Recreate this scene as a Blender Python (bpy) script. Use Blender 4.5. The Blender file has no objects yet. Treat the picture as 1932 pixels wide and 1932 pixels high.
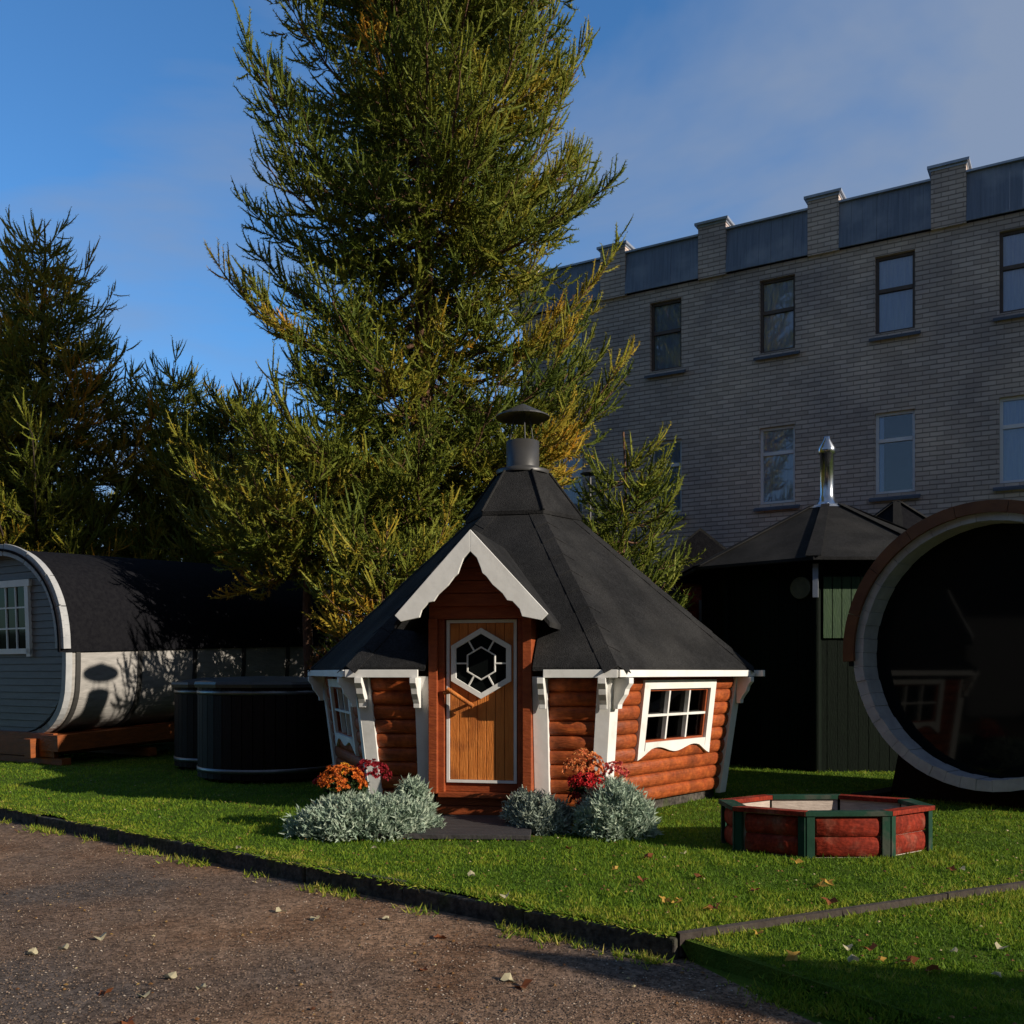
import bpy, math, random
import numpy as np
from mathutils import Matrix, Vector
R=math.radians; sin=math.sin; cos=math.cos; PI=math.pi
random.seed(7); rng=np.random.default_rng(7)
SC=bpy.context.scene; COL=SC.collection
# ------------------------------------------------------------------ camera
H=1.35
cd=bpy.data.cameras.new('camera'); cam=bpy.data.objects.new('camera',cd); COL.objects.link(cam); SC.camera=cam
cam.location=(0,0,H); cam.rotation_euler=(R(90),0,0)
cd.sensor_width=36; cd.lens=36*1850/1932; cd.shift_y=(1268-966)/1932; cd.clip_end=2000; cd.clip_start=.05
# ------------------------------------------------------------------ light
SAZ=60.5; SEL=22.0      # azimuth measured from -Y (behind the camera) towards +X
S=Vector((sin(R(SAZ))*cos(R(SEL)),-cos(R(SAZ))*cos(R(SEL)),sin(R(SEL))))
ld=bpy.data.lights.new('sun','SUN'); ld.energy=5.0; ld.angle=R(.5); ld.color=(1,.90,.76)
sun=bpy.data.objects.new('sun',ld); COL.objects.link(sun); sun.rotation_euler=S.to_track_quat('Z','Y').to_euler()
W=bpy.data.worlds.new('World'); SC.world=W; W.use_nodes=True
SKYT=(.74,1.33,1.80,1)
nt=W.node_tree; nt.nodes.clear(); N=nt.nodes.new; L=nt.links.new
out=N('ShaderNodeOutputWorld'); bg=N('ShaderNodeBackground'); sky=N('ShaderNodeTexSky')
sky.sky_type='NISHITA'; sky.sun_disc=False; sky.sun_elevation=R(SEL); sky.sun_rotation=math.atan2(S.x,S.y)
sky.air_density=1.0; sky.dust_density=.2; sky.ozone_density=2.0; sky.altitude=300
bg.inputs[1].default_value=.085
tc=N('ShaderNodeTexCoord'); mp=N('ShaderNodeMapping'); mp.inputs['Scale'].default_value=(1.0,1.0,2.2); mp.inputs['Location'].default_value=(.35,.1,.3)
n1=N('ShaderNodeTexNoise'); n1.inputs['Scale'].default_value=1.6; n1.inputs['Detail'].default_value=6; n1.inputs['Roughness'].default_value=.52
n1.inputs['Distortion'].default_value=.4
cr=N('ShaderNodeValToRGB'); cr.color_ramp.elements[0].position=.43; cr.color_ramp.elements[1].position=.60
cr.color_ramp.elements[1].color=(.9,.9,.9,1)
mx=N('ShaderNodeMixRGB'); mx.inputs[2].default_value=(2.45,3.15,4.5,1)
L(tc.outputs['Generated'],mp.inputs[0]); L(mp.outputs[0],n1.inputs[0]); sx_=N('ShaderNodeSeparateXYZ'); L(tc.outputs['Generated'],sx_.inputs[0]); ma=N('ShaderNodeMath'); ma.operation='MULTIPLY_ADD'; ma.inputs[1].default_value=.17; L(sx_.outputs[0],ma.inputs[0]); L(n1.outputs[0],ma.inputs[2]); L(ma.outputs[0],cr.inputs[0])
hs_=N('ShaderNodeMixRGB'); hs_.blend_type='MULTIPLY'; hs_.inputs[0].default_value=1; hs_.inputs[2].default_value=SKYT
L(sky.outputs[0],hs_.inputs[1]); L(cr.outputs[0],mx.inputs[0]); L(hs_.outputs[0],mx.inputs[1])
spx=N('ShaderNodeSeparateXYZ'); L(tc.outputs['Generated'],spx.inputs[0]); mr=N('ShaderNodeMapRange'); mr.inputs[1].default_value=.15; mr.inputs[2].default_value=-.45; mr.inputs[3].default_value=0; mr.inputs[4].default_value=.74
L(spx.outputs[1],mr.inputs[0]); dk_=N('ShaderNodeMixRGB'); dk_.inputs[2].default_value=(.95,1.15,1.6,1); L(mr.outputs[0],dk_.inputs[0]); L(mx.outputs[0],dk_.inputs[1]); L(dk_.outputs[0],bg.inputs[0]); L(bg.outputs[0],out.inputs[0])  # sky behind the camera mixed darker, added to weaken the fill light
SC.view_settings.view_transform='Standard'; SC.view_settings.look='None'; SC.view_settings.exposure=0.25; SC.view_settings.gamma=1
SC.render.engine='CYCLES'
SC.cycles.max_bounces=6; SC.cycles.transparent_max_bounces=12
# ------------------------------------------------------------------ materials
def mat(name,c1,c2=None,scale=6,rough=.75,bump=0,stretch=(1,1,1),metal=0,spec=.3,detail=6,bscale=None,c3=None,s3=.7,t3=(.55,.65),bdist=.02):
    m=bpy.data.materials.new(name); m.use_nodes=True; t=m.node_tree; b=t.nodes['Principled BSDF']
    b.inputs['Roughness'].default_value=rough; b.inputs['Metallic'].default_value=metal; b.inputs['Specular IOR Level'].default_value=spec
    b.inputs['Base Color'].default_value=(*c1,1)
    tc=t.nodes.new('ShaderNodeTexCoord'); mp=t.nodes.new('ShaderNodeMapping'); mp.inputs['Scale'].default_value=stretch
    t.links.new(tc.outputs['Object'],mp.inputs[0])
    if c2:
        n=t.nodes.new('ShaderNodeTexNoise'); n.inputs['Scale'].default_value=scale; n.inputs['Detail'].default_value=detail; n.inputs['Roughness'].default_value=.65
        t.links.new(mp.outputs[0],n.inputs[0])
        r=t.nodes.new('ShaderNodeValToRGB'); r.color_ramp.elements[0].position=.36; r.color_ramp.elements[1].position=.64
        r.color_ramp.elements[0].color=(*c1,1); r.color_ramp.elements[1].color=(*c2,1)
        t.links.new(n.outputs[0],r.inputs[0]); last=r.outputs[0]
        if c3:
            n3=t.nodes.new('ShaderNodeTexNoise'); n3.inputs['Scale'].default_value=s3; n3.inputs['Detail'].default_value=4
            t.links.new(tc.outputs['Object'],n3.inputs[0])
            r3=t.nodes.new('ShaderNodeValToRGB'); r3.color_ramp.elements[0].position=t3[0]; r3.color_ramp.elements[1].position=t3[1]
            mm=t.nodes.new('ShaderNodeMixRGB'); mm.inputs[2].default_value=(*c3,1)
            t.links.new(n3.outputs[0],r3.inputs[0]); t.links.new(r3.outputs[0],mm.inputs[0]); t.links.new(last,mm.inputs[1]); last=mm.outputs[0]
        t.links.new(last,b.inputs['Base Color'])
    if bump:
        n=t.nodes.new('ShaderNodeTexNoise'); n.inputs['Scale'].default_value=bscale or scale*3; n.inputs['Detail'].default_value=4
        bp=t.nodes.new('ShaderNodeBump'); bp.inputs['Strength'].default_value=bump; bp.inputs['Distance'].default_value=bdist
        t.links.new(mp.outputs[0],n.inputs[0]); t.links.new(n.outputs[0],bp.inputs['Height']); t.links.new(bp.outputs[0],b.inputs['Normal'])
    return m
def leafmat(name,stops,rough=.6,trans=.3,spec=.15):
    m=bpy.data.materials.new(name); m.use_nodes=True; t=m.node_tree; b=t.nodes['Principled BSDF']; o=t.nodes['Material Output']
    a=t.nodes.new('ShaderNodeAttribute'); a.attribute_name='tint'
    r=t.nodes.new('ShaderNodeValToRGB'); e=r.color_ramp.elements
    while len(e)<len(stops): e.new(.5)
    for i,(p,c) in enumerate(stops): e[i].position=p; e[i].color=(*c,1)
    t.links.new(a.outputs['Fac'],r.inputs[0]); t.links.new(r.outputs[0],b.inputs['Base Color'])
    b.inputs['Roughness'].default_value=rough; b.inputs['Specular IOR Level'].default_value=spec
    tr=t.nodes.new('ShaderNodeBsdfTranslucent'); mx=t.nodes.new('ShaderNodeMixShader'); mx.inputs[0].default_value=trans
    t.links.new(r.outputs[0],tr.inputs[0]); t.links.new(b.outputs[0],mx.inputs[1]); t.links.new(tr.outputs[0],mx.inputs[2]); t.links.new(mx.outputs[0],o.inputs[0])
    return m
def glassmat(name,tint=(.02,.025,.03),refl=.08,see=.75):
    m=bpy.data.materials.new(name); m.use_nodes=True; t=m.node_tree; t.nodes.clear()
    o=t.nodes.new('ShaderNodeOutputMaterial'); g=t.nodes.new('ShaderNodeBsdfGlossy'); g.inputs['Roughness'].default_value=.02
    tr=t.nodes.new('ShaderNodeBsdfTransparent'); tr.inputs[0].default_value=(see,see,see,1)
    fr=t.nodes.new('ShaderNodeFresnel'); fr.inputs[0].default_value=1.45
    mul=t.nodes.new('ShaderNodeMath'); mul.operation='MULTIPLY_ADD'; mul.inputs[1].default_value=.9; mul.inputs[2].default_value=refl
    mx=t.nodes.new('ShaderNodeMixShader'); t.links.new(fr.outputs[0],mul.inputs[0]); t.links.new(mul.outputs[0],mx.inputs[0])
    t.links.new(tr.outputs[0],mx.inputs[1]); t.links.new(g.outputs[0],mx.inputs[2]); t.links.new(mx.outputs[0],o.inputs[0]); return m
M={}
M['white']=mat('white_paint',(.74,.73,.70),(.66,.645,.61),3,.55,.15,c3=(.5,.48,.43),s3=3,t3=(.6,.78))
M['log']=mat('red_brown_log',(.25,.048,.011),(.35,.082,.017),5,.55,.35,(1,1,5),c3=(.15,.035,.012),s3=2.5,t3=(.5,.75))
M['darkred']=mat('red_stain',(.22,.044,.013),(.30,.066,.018),6,.55,.3,(1,1,4))
M['door']=mat('orange_pine',(.52,.155,.028),(.62,.21,.045),5,.5,.3,(7,7,.8),c3=(.26,.075,.02),s3=4,t3=(.5,.75))
M['roof']=mat('black_shingle',(.012,.012,.0125),(.018,.018,.0185),24,.95,.5,bscale=90,c3=(.030,.029,.028),s3=1.1,t3=(.45,.7),spec=.12)
M['roofblack']=mat('black_felt',(.006,.006,.008),(.011,.011,.013),16,.95,.4,bscale=60,spec=.06)
M['seam']=mat('roof_seam',(.012,.012,.014),(.02,.02,.022),20,.95,.2,spec=.1)
M['blackmetal']=mat('black_metal',(.035,.034,.033),(.045,.043,.04),5,.42,.05,spec=.5)
M['steel']=mat('stainless_steel',(.62,.64,.66),(.5,.52,.55),8,.22,.03,metal=1)
M['galv']=mat('galvanised_sheet',(.42,.45,.5),(.33,.36,.41),5,.45,.1,metal=.7)
M['deck']=mat('dark_decking',(.03,.027,.028),(.05,.045,.045),9,.7,.4,(1,6,1))
M['greywood']=mat('grey_painted_boards',(.165,.158,.15),(.135,.13,.123),4,.6,.2,(1,1,4))
M['paleboards']=mat('pale_grey_boards',(.36,.34,.32),(.26,.25,.235),4,.6,.25,(4,1,4))
M['ringgrey']=mat('light_grey_trim',(.38,.385,.39),(.30,.31,.32),5,.6,.2)
M['orangewood']=mat('orange_skids',(.26,.065,.010),(.17,.045,.009),5,.6,.3,(1,1,4))
M['ringbrown']=mat('brown_arch_boards',(.10,.034,.010),(.15,.055,.016),4,.6,.3)
M['stave']=mat('weathered_stave_ends',(.33,.32,.33),(.43,.42,.42),5,.75,.3)
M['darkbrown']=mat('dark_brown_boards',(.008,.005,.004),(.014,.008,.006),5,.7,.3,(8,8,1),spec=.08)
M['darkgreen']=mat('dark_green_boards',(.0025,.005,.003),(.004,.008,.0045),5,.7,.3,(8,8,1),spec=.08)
M['green']=mat('green_boards',(.012,.036,.012),(.026,.06,.018),4,.6,.3,(8,8,1))
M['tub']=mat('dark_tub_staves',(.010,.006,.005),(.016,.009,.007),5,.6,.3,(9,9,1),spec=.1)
M['band']=mat('metal_band',(.20,.20,.20),(.15,.15,.15),6,.4,.05,metal=.8)
M['redpaint']=mat('red_paint',(.25,.028,.012),(.15,.018,.010),4,.75,.5,(1,1,3),c3=(.20,.07,.045),s3=6,t3=(.52,.7),spec=.1)
M['greenpaint']=mat('green_paint',(.010,.036,.022),(.016,.052,.032),5,.7,.25,c3=(.05,.06,.045),s3=7,spec=.1)
M['rawplank']=mat('raw_plank',(.50,.42,.36),(.38,.31,.26),6,.8,.3,(1,1,5),c3=(.14,.1,.07),s3=6,t3=(.66,.7))
M['sand']=mat('old_sand',(.16,.12,.08),(.22,.17,.11),9,.95,.5)
M['concrete']=mat('old_concrete',(.04,.035,.03),(.075,.065,.055),9,.95,.6,bscale=40,c3=(.04,.045,.022),s3=3)
M['edgeboard']=mat('rotting_edge_board',(.035,.026,.022),(.06,.048,.04),10,.95,.5)
M['bark']=mat('larch_bark',(.16,.08,.045),(.09,.05,.032),9,.95,1.0,(2,2,.6),bscale=14,bdist=.05)
M['barkdark']=mat('dark_bark',(.05,.035,.028),(.08,.055,.04),9,.95,.8,(2,2,.6))
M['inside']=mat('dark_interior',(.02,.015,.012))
M['curtain']=mat('net_curtain_sky_blue',(.55,.74,1.0),(.40,.56,.92),3,.9,.3,(14,1,1))  # blue of the sky reflected in the panes is put into the curtain colour
M['drape']=mat('brown_drape',(.16,.12,.10),(.08,.05,.04),4,.9,.3,(14,14,1))
M['pvc']=mat('white_window_frame',(.80,.80,.84),(.72,.72,.78),3,.4)
M['oldframe']=mat('old_brown_frame',(.13,.10,.09),(.09,.075,.07),6,.7,.2)
M['sill']=mat('grey_blue_sill',(.10,.115,.15),(.075,.085,.12),5,.6,.1)
M['sheet']=mat('zinc_parapet_sheet',(.19,.22,.29),(.14,.17,.23),3.5,.6,.1,(7,1,.35),metal=.1,c3=(.30,.33,.39),s3=1.1,t3=(.5,.7))
M['glass']=glassmat('window_glass',refl=.10,see=.97); M['glassdark']=glassmat('hut_glass',refl=.0,see=.35)
M['plaster']=mat('cream_plaster',(.70,.62,.46),(.62,.54,.40),2,.9,.1)
M['tile']=mat('tile_roof',(.2,.07,.04),(.14,.05,.035),6,.8,.3)
def brickmat():
    m=bpy.data.materials.new('buff_brick'); m.use_nodes=True; t=m.node_tree; b=t.nodes['Principled BSDF']; b.inputs['Roughness'].default_value=.92
    b.inputs['Specular IOR Level'].default_value=.1
    tc=t.nodes.new('ShaderNodeTexCoord'); sp=t.nodes.new('ShaderNodeSeparateXYZ'); cb=t.nodes.new('ShaderNodeCombineXYZ'); ad=t.nodes.new('ShaderNodeMath')
    t.links.new(tc.outputs['Object'],sp.inputs[0]); t.links.new(sp.outputs[0],ad.inputs[0]); t.links.new(sp.outputs[1],ad.inputs[1]); t.links.new(ad.outputs[0],cb.inputs[0]); t.links.new(sp.outputs[2],cb.inputs[1])
    nz=t.nodes.new('ShaderNodeTexNoise'); nz.inputs['Scale'].default_value=5; t.links.new(cb.outputs[0],nz.inputs[0])
    vm=t.nodes.new('ShaderNodeVectorMath'); vm.operation='MULTIPLY_ADD'; vm.inputs[1].default_value=(.012,.012,0); t.links.new(nz.outputs['Color'],vm.inputs[0]); t.links.new(cb.outputs[0],vm.inputs[2])
    br=t.nodes.new('ShaderNodeTexBrick'); br.inputs['Scale'].default_value=1; br.inputs['Brick Width'].default_value=.25; br.inputs['Row Height'].default_value=.09
    br.inputs['Mortar Size'].default_value=.009; br.inputs['Mortar Smooth'].default_value=.3; br.inputs['Bias'].default_value=-.1
    br.inputs['Color1'].default_value=(.70,.575,.505,1); br.inputs['Color2'].default_value=(.52,.42,.365,1); br.inputs['Mortar'].default_value=(.42,.345,.30,1)
    t.links.new(vm.outputs[0],br.inputs[0])
    n=t.nodes.new('ShaderNodeTexNoise'); n.inputs['Scale'].default_value=.5; n.inputs['Detail'].default_value=6; t.links.new(cb.outputs[0],n.inputs[0])
    r=t.nodes.new('ShaderNodeValToRGB'); r.color_ramp.elements[0].color=(.62,.64,.70,1); r.color_ramp.elements[1].color=(1.08,1.05,1,1); r.color_ramp.elements[0].position=.35; r.color_ramp.elements[1].position=.65
    t.links.new(n.outputs[0],r.inputs[0]); mm=t.nodes.new('ShaderNodeMixRGB'); mm.blend_type='MULTIPLY'; mm.inputs[0].default_value=1
    t.links.new(br.outputs[0],mm.inputs[1]); t.links.new(r.outputs[0],mm.inputs[2]); t.links.new(mm.outputs[0],b.inputs['Base Color'])
    s2=t.nodes.new('ShaderNodeSeparateXYZ'); t.links.new(vm.outputs[0],s2.inputs[0])
    dv=t.nodes.new('ShaderNodeMath'); dv.operation='DIVIDE'; dv.inputs[1].default_value=.09; t.links.new(s2.outputs[1],dv.inputs[0])
    fr=t.nodes.new('ShaderNodeMath'); fr.operation='FRACT'; t.links.new(dv.outputs[0],fr.inputs[0])
    lt=t.nodes.new('ShaderNodeMapRange'); lt.inputs[1].default_value=.12; lt.inputs[2].default_value=.24; lt.inputs[3].default_value=.55; lt.inputs[4].default_value=1; t.links.new(fr.outputs[0],lt.inputs[0])
    m3=t.nodes.new('ShaderNodeMixRGB'); m3.blend_type='MULTIPLY'; m3.inputs[0].default_value=1; t.links.new(mm.outputs[0],m3.inputs[1]); t.links.new(lt.outputs[0],m3.inputs[2]); t.links.new(m3.outputs[0],b.inputs['Base Color'])
    bp=t.nodes.new('ShaderNodeBump'); bp.invert=True; bp.inputs['Strength'].default_value=.9; bp.inputs['Distance'].default_value=.012; t.links.new(br.outputs['Fac'],bp.inputs['Height']); t.links.new(bp.outputs[0],b.inputs['Normal'])
    return m
M['brick']=brickmat()
# ------------------------------------------------------------------ mesh helpers
def tag(o,label=None,cat=None,group=None,kind=None):
    if label: o['label']=label
    if cat: o['category']=cat
    if group: o['group']=group
    if kind: o['kind']=kind
    return o
def empty(name,loc,rz=0,label=None,cat=None,group=None):
    o=bpy.data.objects.new(name,None); COL.objects.link(o); o.location=loc; o.rotation_euler=(0,0,rz); o.empty_display_size=.2
    return tag(o,label,cat,group)
class MB:
    def __init__(s): s.v=[]; s.f=[]; s.M=Matrix.Identity(4); s.sm=[]
    def add(s,vs,fs,smooth=False):
        k=len(s.v); s.v+= [tuple(s.M@Vector(p)) for p in vs]; s.f+=[tuple(i+k for i in f) for f in fs]; s.sm+=[smooth]*len(fs)
    def box(s,x0,x1,y0,y1,z0,z1):
        s.hexa([(x0,y0,z0),(x1,y0,z0),(x1,y1,z0),(x0,y1,z0),(x0,y0,z1),(x1,y0,z1),(x1,y1,z1),(x0,y1,z1)])
    def hexa(s,p): s.add(p,[(0,3,2,1),(4,5,6,7),(0,1,5,4),(1,2,6,5),(2,3,7,6),(3,0,4,7)])
    def poly(s,pts,off):   # planar polygon extruded by vector off
        n=len(pts); off=Vector(off); a=[Vector(p) for p in pts]
        s.add(a+[p+off for p in a],[tuple(range(n))[::-1],tuple(range(n,2*n))]+[(i,(i+1)%n,(i+1)%n+n,i+n) for i in range(n)])
    def tube(s,path,rad,n=8,smooth=True,cap=True):
        P=[Vector(p) for p in path]; rr=rad if hasattr(rad,'__len__') else [rad]*len(P); vs=[]; fs=[]
        for i,p in enumerate(P):
            d=(P[min(i+1,len(P)-1)]-P[max(i-1,0)]).normalized(); a=d.cross(Vector((0,0,1)) if abs(d.z)<.9 else Vector((1,0,0))).normalized(); b=d.cross(a)
            for k in range(n):
                t=2*PI*k/n; vs.append(p+(a*cos(t)+b*sin(t))*rr[i])
        for i in range(len(P)-1):
            for k in range(n): fs.append((i*n+k,i*n+(k+1)%n,(i+1)*n+(k+1)%n,(i+1)*n+k))
        s.add(vs,fs,smooth)
        if cap: s.add(vs[:n],[tuple(range(n))]); s.add(vs[-n:],[tuple(range(n))[::-1]])
    def rings(s,prof,n,rot=0,smooth=False,cap=False,a0=0,a1=2*PI):   # prof = [(r,z)...] n-gon lathe
        full=abs(a1-a0-2*PI)<1e-6; m=n if full else n+1; vs=[]; fs=[]
        for r,z in prof:
            for k in range(m):
                t=a0+(a1-a0)*k/n+rot; vs.append((r*sin(t),-r*cos(t),z))
        for i in range(len(prof)-1):
            for k in range(n):
                k2=(k+1)%m if full else k+1; fs.append((i*m+k,i*m+k2,(i+1)*m+k2,(i+1)*m+k))
        s.add(vs,fs,smooth)
        if cap: s.add(vs[:n],[tuple(range(n))[::-1]]); s.add(vs[-n:],[tuple(range(n))])
    def build(s,name,m,parent=None,bevel=0):
        me=bpy.data.meshes.new(name); me.from_pydata(s.v,[],s.f); me.update()
        me.polygons.foreach_set('use_smooth',s.sm); me.materials.append(M[m] if isinstance(m,str) else m)
        o=bpy.data.objects.new(name,me); COL.objects.link(o)
        if parent: o.parent=parent
        if bevel:
            b=o.modifiers.new('bevel','BEVEL'); b.width=bevel; b.segments=2; b.limit_method='ANGLE'; b.angle_limit=R(40)
        return o
def tris_obj(name,V,tint,m,parent=None,nv=3):
    V=np.asarray(V,dtype=np.float32).reshape(-1,3); n=len(V)//nv
    me=bpy.data.meshes.new(name); me.vertices.add(len(V)); me.vertices.foreach_set('co',V.ravel())
    me.loops.add(n*nv); me.loops.foreach_set('vertex_index',np.arange(n*nv,dtype=np.int32))
    me.polygons.add(n); me.polygons.foreach_set('loop_start',np.arange(0,n*nv,nv,dtype=np.int32)); me.polygons.foreach_set('loop_total',np.full(n,nv,dtype=np.int32))
    a=me.attributes.new('tint','FLOAT','POINT'); a.data.foreach_set('value',np.repeat(np.asarray(tint,dtype=np.float32),nv))
    me.update(calc_edges=True); me.materials.append(m); o=bpy.data.objects.new(name,me); COL.objects.link(o)
    if parent: o.parent=parent
    return o
def copy_tree(o,parent=None):
    c=o.copy(); COL.objects.link(c); c.parent=parent
    for ch in list(o.children): copy_tree(ch,c)
    return c
# ------------------------------------------------------------------ ground
kA=np.array((.86,5.07)); kD=np.array((-6.06,4.93))/np.hypot(6.06,4.93); kN=np.array((kD[1],-kD[0]))*1.0  # kD runs left/back
if kN[1]<0: kN=-kN      # kN points to the lawn side
eD=np.array((2.42,1.22))/np.hypot(2.42,1.22)
def P2(a): return (float(a[0]),float(a[1]))
def plane(name,pts,z,m,th=.0,sub=0):
    b=MB(); b.add([(x,y,z) for x,y in pts],[tuple(range(len(pts)))])
    return tag(b.build(name,m),kind='structure')
gm=mat('far_ground',(.035,.055,.018),(.05,.06,.02),1,.95)
plane('ground',[(-600,-600),(600,-600),(600,900),(-600,900)],-.2,gm)
M['lawn']=mat('lawn_soil',(.04,.075,.009),(.08,.115,.014),5,.95,.8,bscale=60,c3=(.12,.10,.03),s3=.9,t3=(.58,.75),spec=.05)
kE=kA+kD*30; eE=kA+eD*30
plane('lawn',[P2(kA),P2(eE),(40,60),(-60,60),(-40,kE[1]+12),P2(kE)],0,'lawn')
M['road']=mat('gritty_road',(.145,.080,.046),(.27,.165,.10),2.2,.95,.75,bscale=110,c3=(.10,.078,.064),s3=.55,t3=(.42,.62),spec=.08,detail=10,bdist=.012)
def speckle(m,sc,lo,hi,sc2=None):
    t=m.node_tree; b=t.nodes['Principled BSDF']; src=b.inputs['Base Color'].links[0].from_socket
    tc=t.nodes.new('ShaderNodeTexCoord')
    for q,(a_,l_,h_) in enumerate(((sc,lo,hi),(sc2 or sc*.3,.8,1.15))):
        n=t.nodes.new('ShaderNodeTexNoise'); n.inputs['Scale'].default_value=a_; n.inputs['Detail'].default_value=3; t.links.new(tc.outputs['Object'],n.inputs[0])
        mr=t.nodes.new('ShaderNodeMapRange'); mr.inputs[1].default_value=.35; mr.inputs[2].default_value=.65; mr.inputs[3].default_value=l_; mr.inputs[4].default_value=h_; t.links.new(n.outputs[0],mr.inputs[0])
        mx=t.nodes.new('ShaderNodeMixRGB'); mx.blend_type='MULTIPLY'; mx.inputs[0].default_value=1; t.links.new(src,mx.inputs[1]); t.links.new(mr.outputs[0],mx.inputs[2]); src=mx.outputs[0]
    t.links.new(src,b.inputs['Base Color'])
speckle(M['road'],42,.55,1.5,9); speckle(M['roof'],70,.75,1.3,3); speckle(M['concrete'],30,.6,1.4,6)
speckle(M['log'],26,.8,1.2,7); speckle(M['redpaint'],40,.7,1.25,8)
bnd=kA+np.array((.05,-.05)); rb=np.array((1.9,2.6)); rbe=rb+(rb-bnd)*4
plane('road',[P2(kE+kN*-.02),(-40,kE[1]-2),(-40,-30),(45,-30),(45,24),P2(eE+kN*-.02),P2(kA+kN*.03)],-.13,'road')
tn_=np.array(((rb-bnd)[1],-(rb-bnd)[0])); tn_=tn_/np.linalg.norm(tn_); tn_=-tn_ if tn_[0]<0 else tn_
b=MB(); q0=[bnd,rb,rbe]; q1=[kA+eD*.03,rb+tn_*.55,rbe+tn_*.55]
b.add([(*P2(p),-.131) for p in q0]+[(*P2(p),-.035) for p in q1]+[(40,-12,-.035),(40,24,-.035),(*P2(eE),-.035),(*P2(kA),-.035)],[(0,1,4,3),(1,2,5,4),(3,4,5,6,7,8,9),(0,3,9)])
tag(b.build('side_lawn','lawn'),kind='structure')
# kerb stones (one setting object), in 1 m lengths, slightly out of line
b=MB(); s=-.0
while s<20:
    ln=1.0*random.uniform(.97,1.03); o1=random.uniform(-.022,.016); o2=random.uniform(-.022,.016); dz=random.uniform(-.03,.008)
    a=kA+kD*s; c=kA+kD*(s+ln-.012); n=kN; w=.055
    q=[a-n*(w+o1),c-n*(w+o2),c+n*(.03+o2),a+n*(.03+o1)]
    dz2=dz+random.uniform(-.014,.014); b.hexa([(*p,-.25) for p in q]+[(*q[0],.006+dz),(*q[1],.006+dz2),(*q[2],.006+dz2),(*q[3],.006+dz)]); s+=ln
tag(b.build('kerb','concrete',bevel=.012),kind='structure')
b=MB(); s=.0
while s<12:
    ln=2.0; a=kA+eD*s+np.array((0,.0)); c=kA+eD*(s+ln-.01); n=np.array((-eD[1],eD[0])); o1=random.uniform(-.01,.01)
    q=[a-n*.015,c-n*(.015+o1*.4),c+n*.018,a+n*(.018+o1*.4)]
    b.hexa([(*p,-.12) for p in q]+[(*p,.004+random.uniform(-.004,.004)) for p in q]); s+=ln
tag(b.build('edging','edgeboard'),kind='structure')
# ------------------------------------------------------------------ main hut
HX,HY,HT=.12,11.0,R(-11.3)
hut=empty('grill_hut',(HX,HY,0),HT,'six-sided red-brown log hut with black pyramid roof and white scalloped porch gable','garden hut')
ZB,ZT=.10,1.31; T30=math.tan(R(30))
def dw(z): return 1.87+(z-ZB)/(ZT-ZB)*.15
def FK(k): return Matrix.Rotation(R(60*k),4,'Z')
def fb(b,t0,t1,z0,z1,o0,o1,T0=None,T1=None):   # board on a leaning face: t range at bottom / top, offsets from wall plane
    T0=t0 if T0 is None else T0; T1=t1 if T1 is None else T1
    def p(t,o,z): return (t,-(dw(z)+o),z)
    b.hexa([p(t0,o1,z0),p(t1,o1,z0),p(t1,o0,z0),p(t0,o0,z0),p(T0,o1,z1),p(T1,o1,z1),p(T1,o0,z1),p(T0,o0,z1)])
def logrow(b,t0,t1,z0,z1,bulge=.038):
    n=7; secs=[(t0,.0),(t0+.006,.6),(t0+.03,1),(t1-.03,1),(t1-.006,.6),(t1,.0)]; vs=[]; fs=[]; zc=(z0+z1)/2; h=(z1-z0)/2
    for t,sc in secs:
        for i in range(n):
            a=-PI/2+PI*i/(n-1); z=zc+h*(.78+.22*sc)*sin(a)*.985; d=dw(z)+bulge*sc*max(cos(a),0)**.75
            vs.append((t,-d,z))
    for j in range(len(secs)-1):
        for i in range(n-1): fs.append((j*n+i,(j+1)*n+i,(j+1)*n+i+1,j*n+i+1))
    b.add(vs,fs,False)
    # keep flat shading for grooves, smooth within the log
    for q in range(len(fs)): b.sm[-1-q]=True
rows=[(ZB+.134*j,ZB+.134*(j+1)) for j in range(9)]
for k in range(6):
    b=MB(); b.M=FK(k); c=MB(); c.M=FK(k)
    w0=dw(ZB)*T30; w1=dw(ZT)*T30
    fb(c,-w0+.03,w0-.03,ZB,ZT,-.06,-.004,-w1+.03,w1-.03) if k not in (0,1,5) else None
    if k==0:
        c2_=MB(); c2_.M=FK(0)
        for z0,z1 in rows:
            e=dw(z0)*T30-.05
            logrow(b,-e,-.52,z0,z1); logrow(c2_,.52,e,z0,z1)
        fb(c,-w0+.03,-.5,ZB,ZT,-.05,-.004,-w1+.03,-.5); fb(c2_,.5,w0-.03,ZB,ZT,-.05,-.004,.5,w1-.03); c2_.build('log_wall','log',hut)
    elif k in (1,5):
        for z0,z1 in rows:
            e=dw(z0)*T30-.05
            if z0>.6 and z1<1.33: logrow(b,-e,-.56,z0,z1); logrow(b,.56,e,z0,z1)
            else: logrow(b,-e,e,z0,z1)
        fb(c,-w0+.03,w0-.03,ZB,.62,-.05,-.004); fb(c,-w0+.03,-.56,.62,1.25,-.05,-.004); fb(c,.56,w0-.03,.62,1.25,-.05,-.004); fb(c,-w0+.03,w0-.03,1.25,ZT,-.05,-.004)
    else:
        for z0,z1 in rows: e=dw(z0)*T30-.05; logrow(b,-e,e,z0,z1)
    b.v+= []; k0=len(b.v); b.M=Matrix.Identity(4); b.add(c.v,c.f)
    b.build('log_wall','log',hut)
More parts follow.
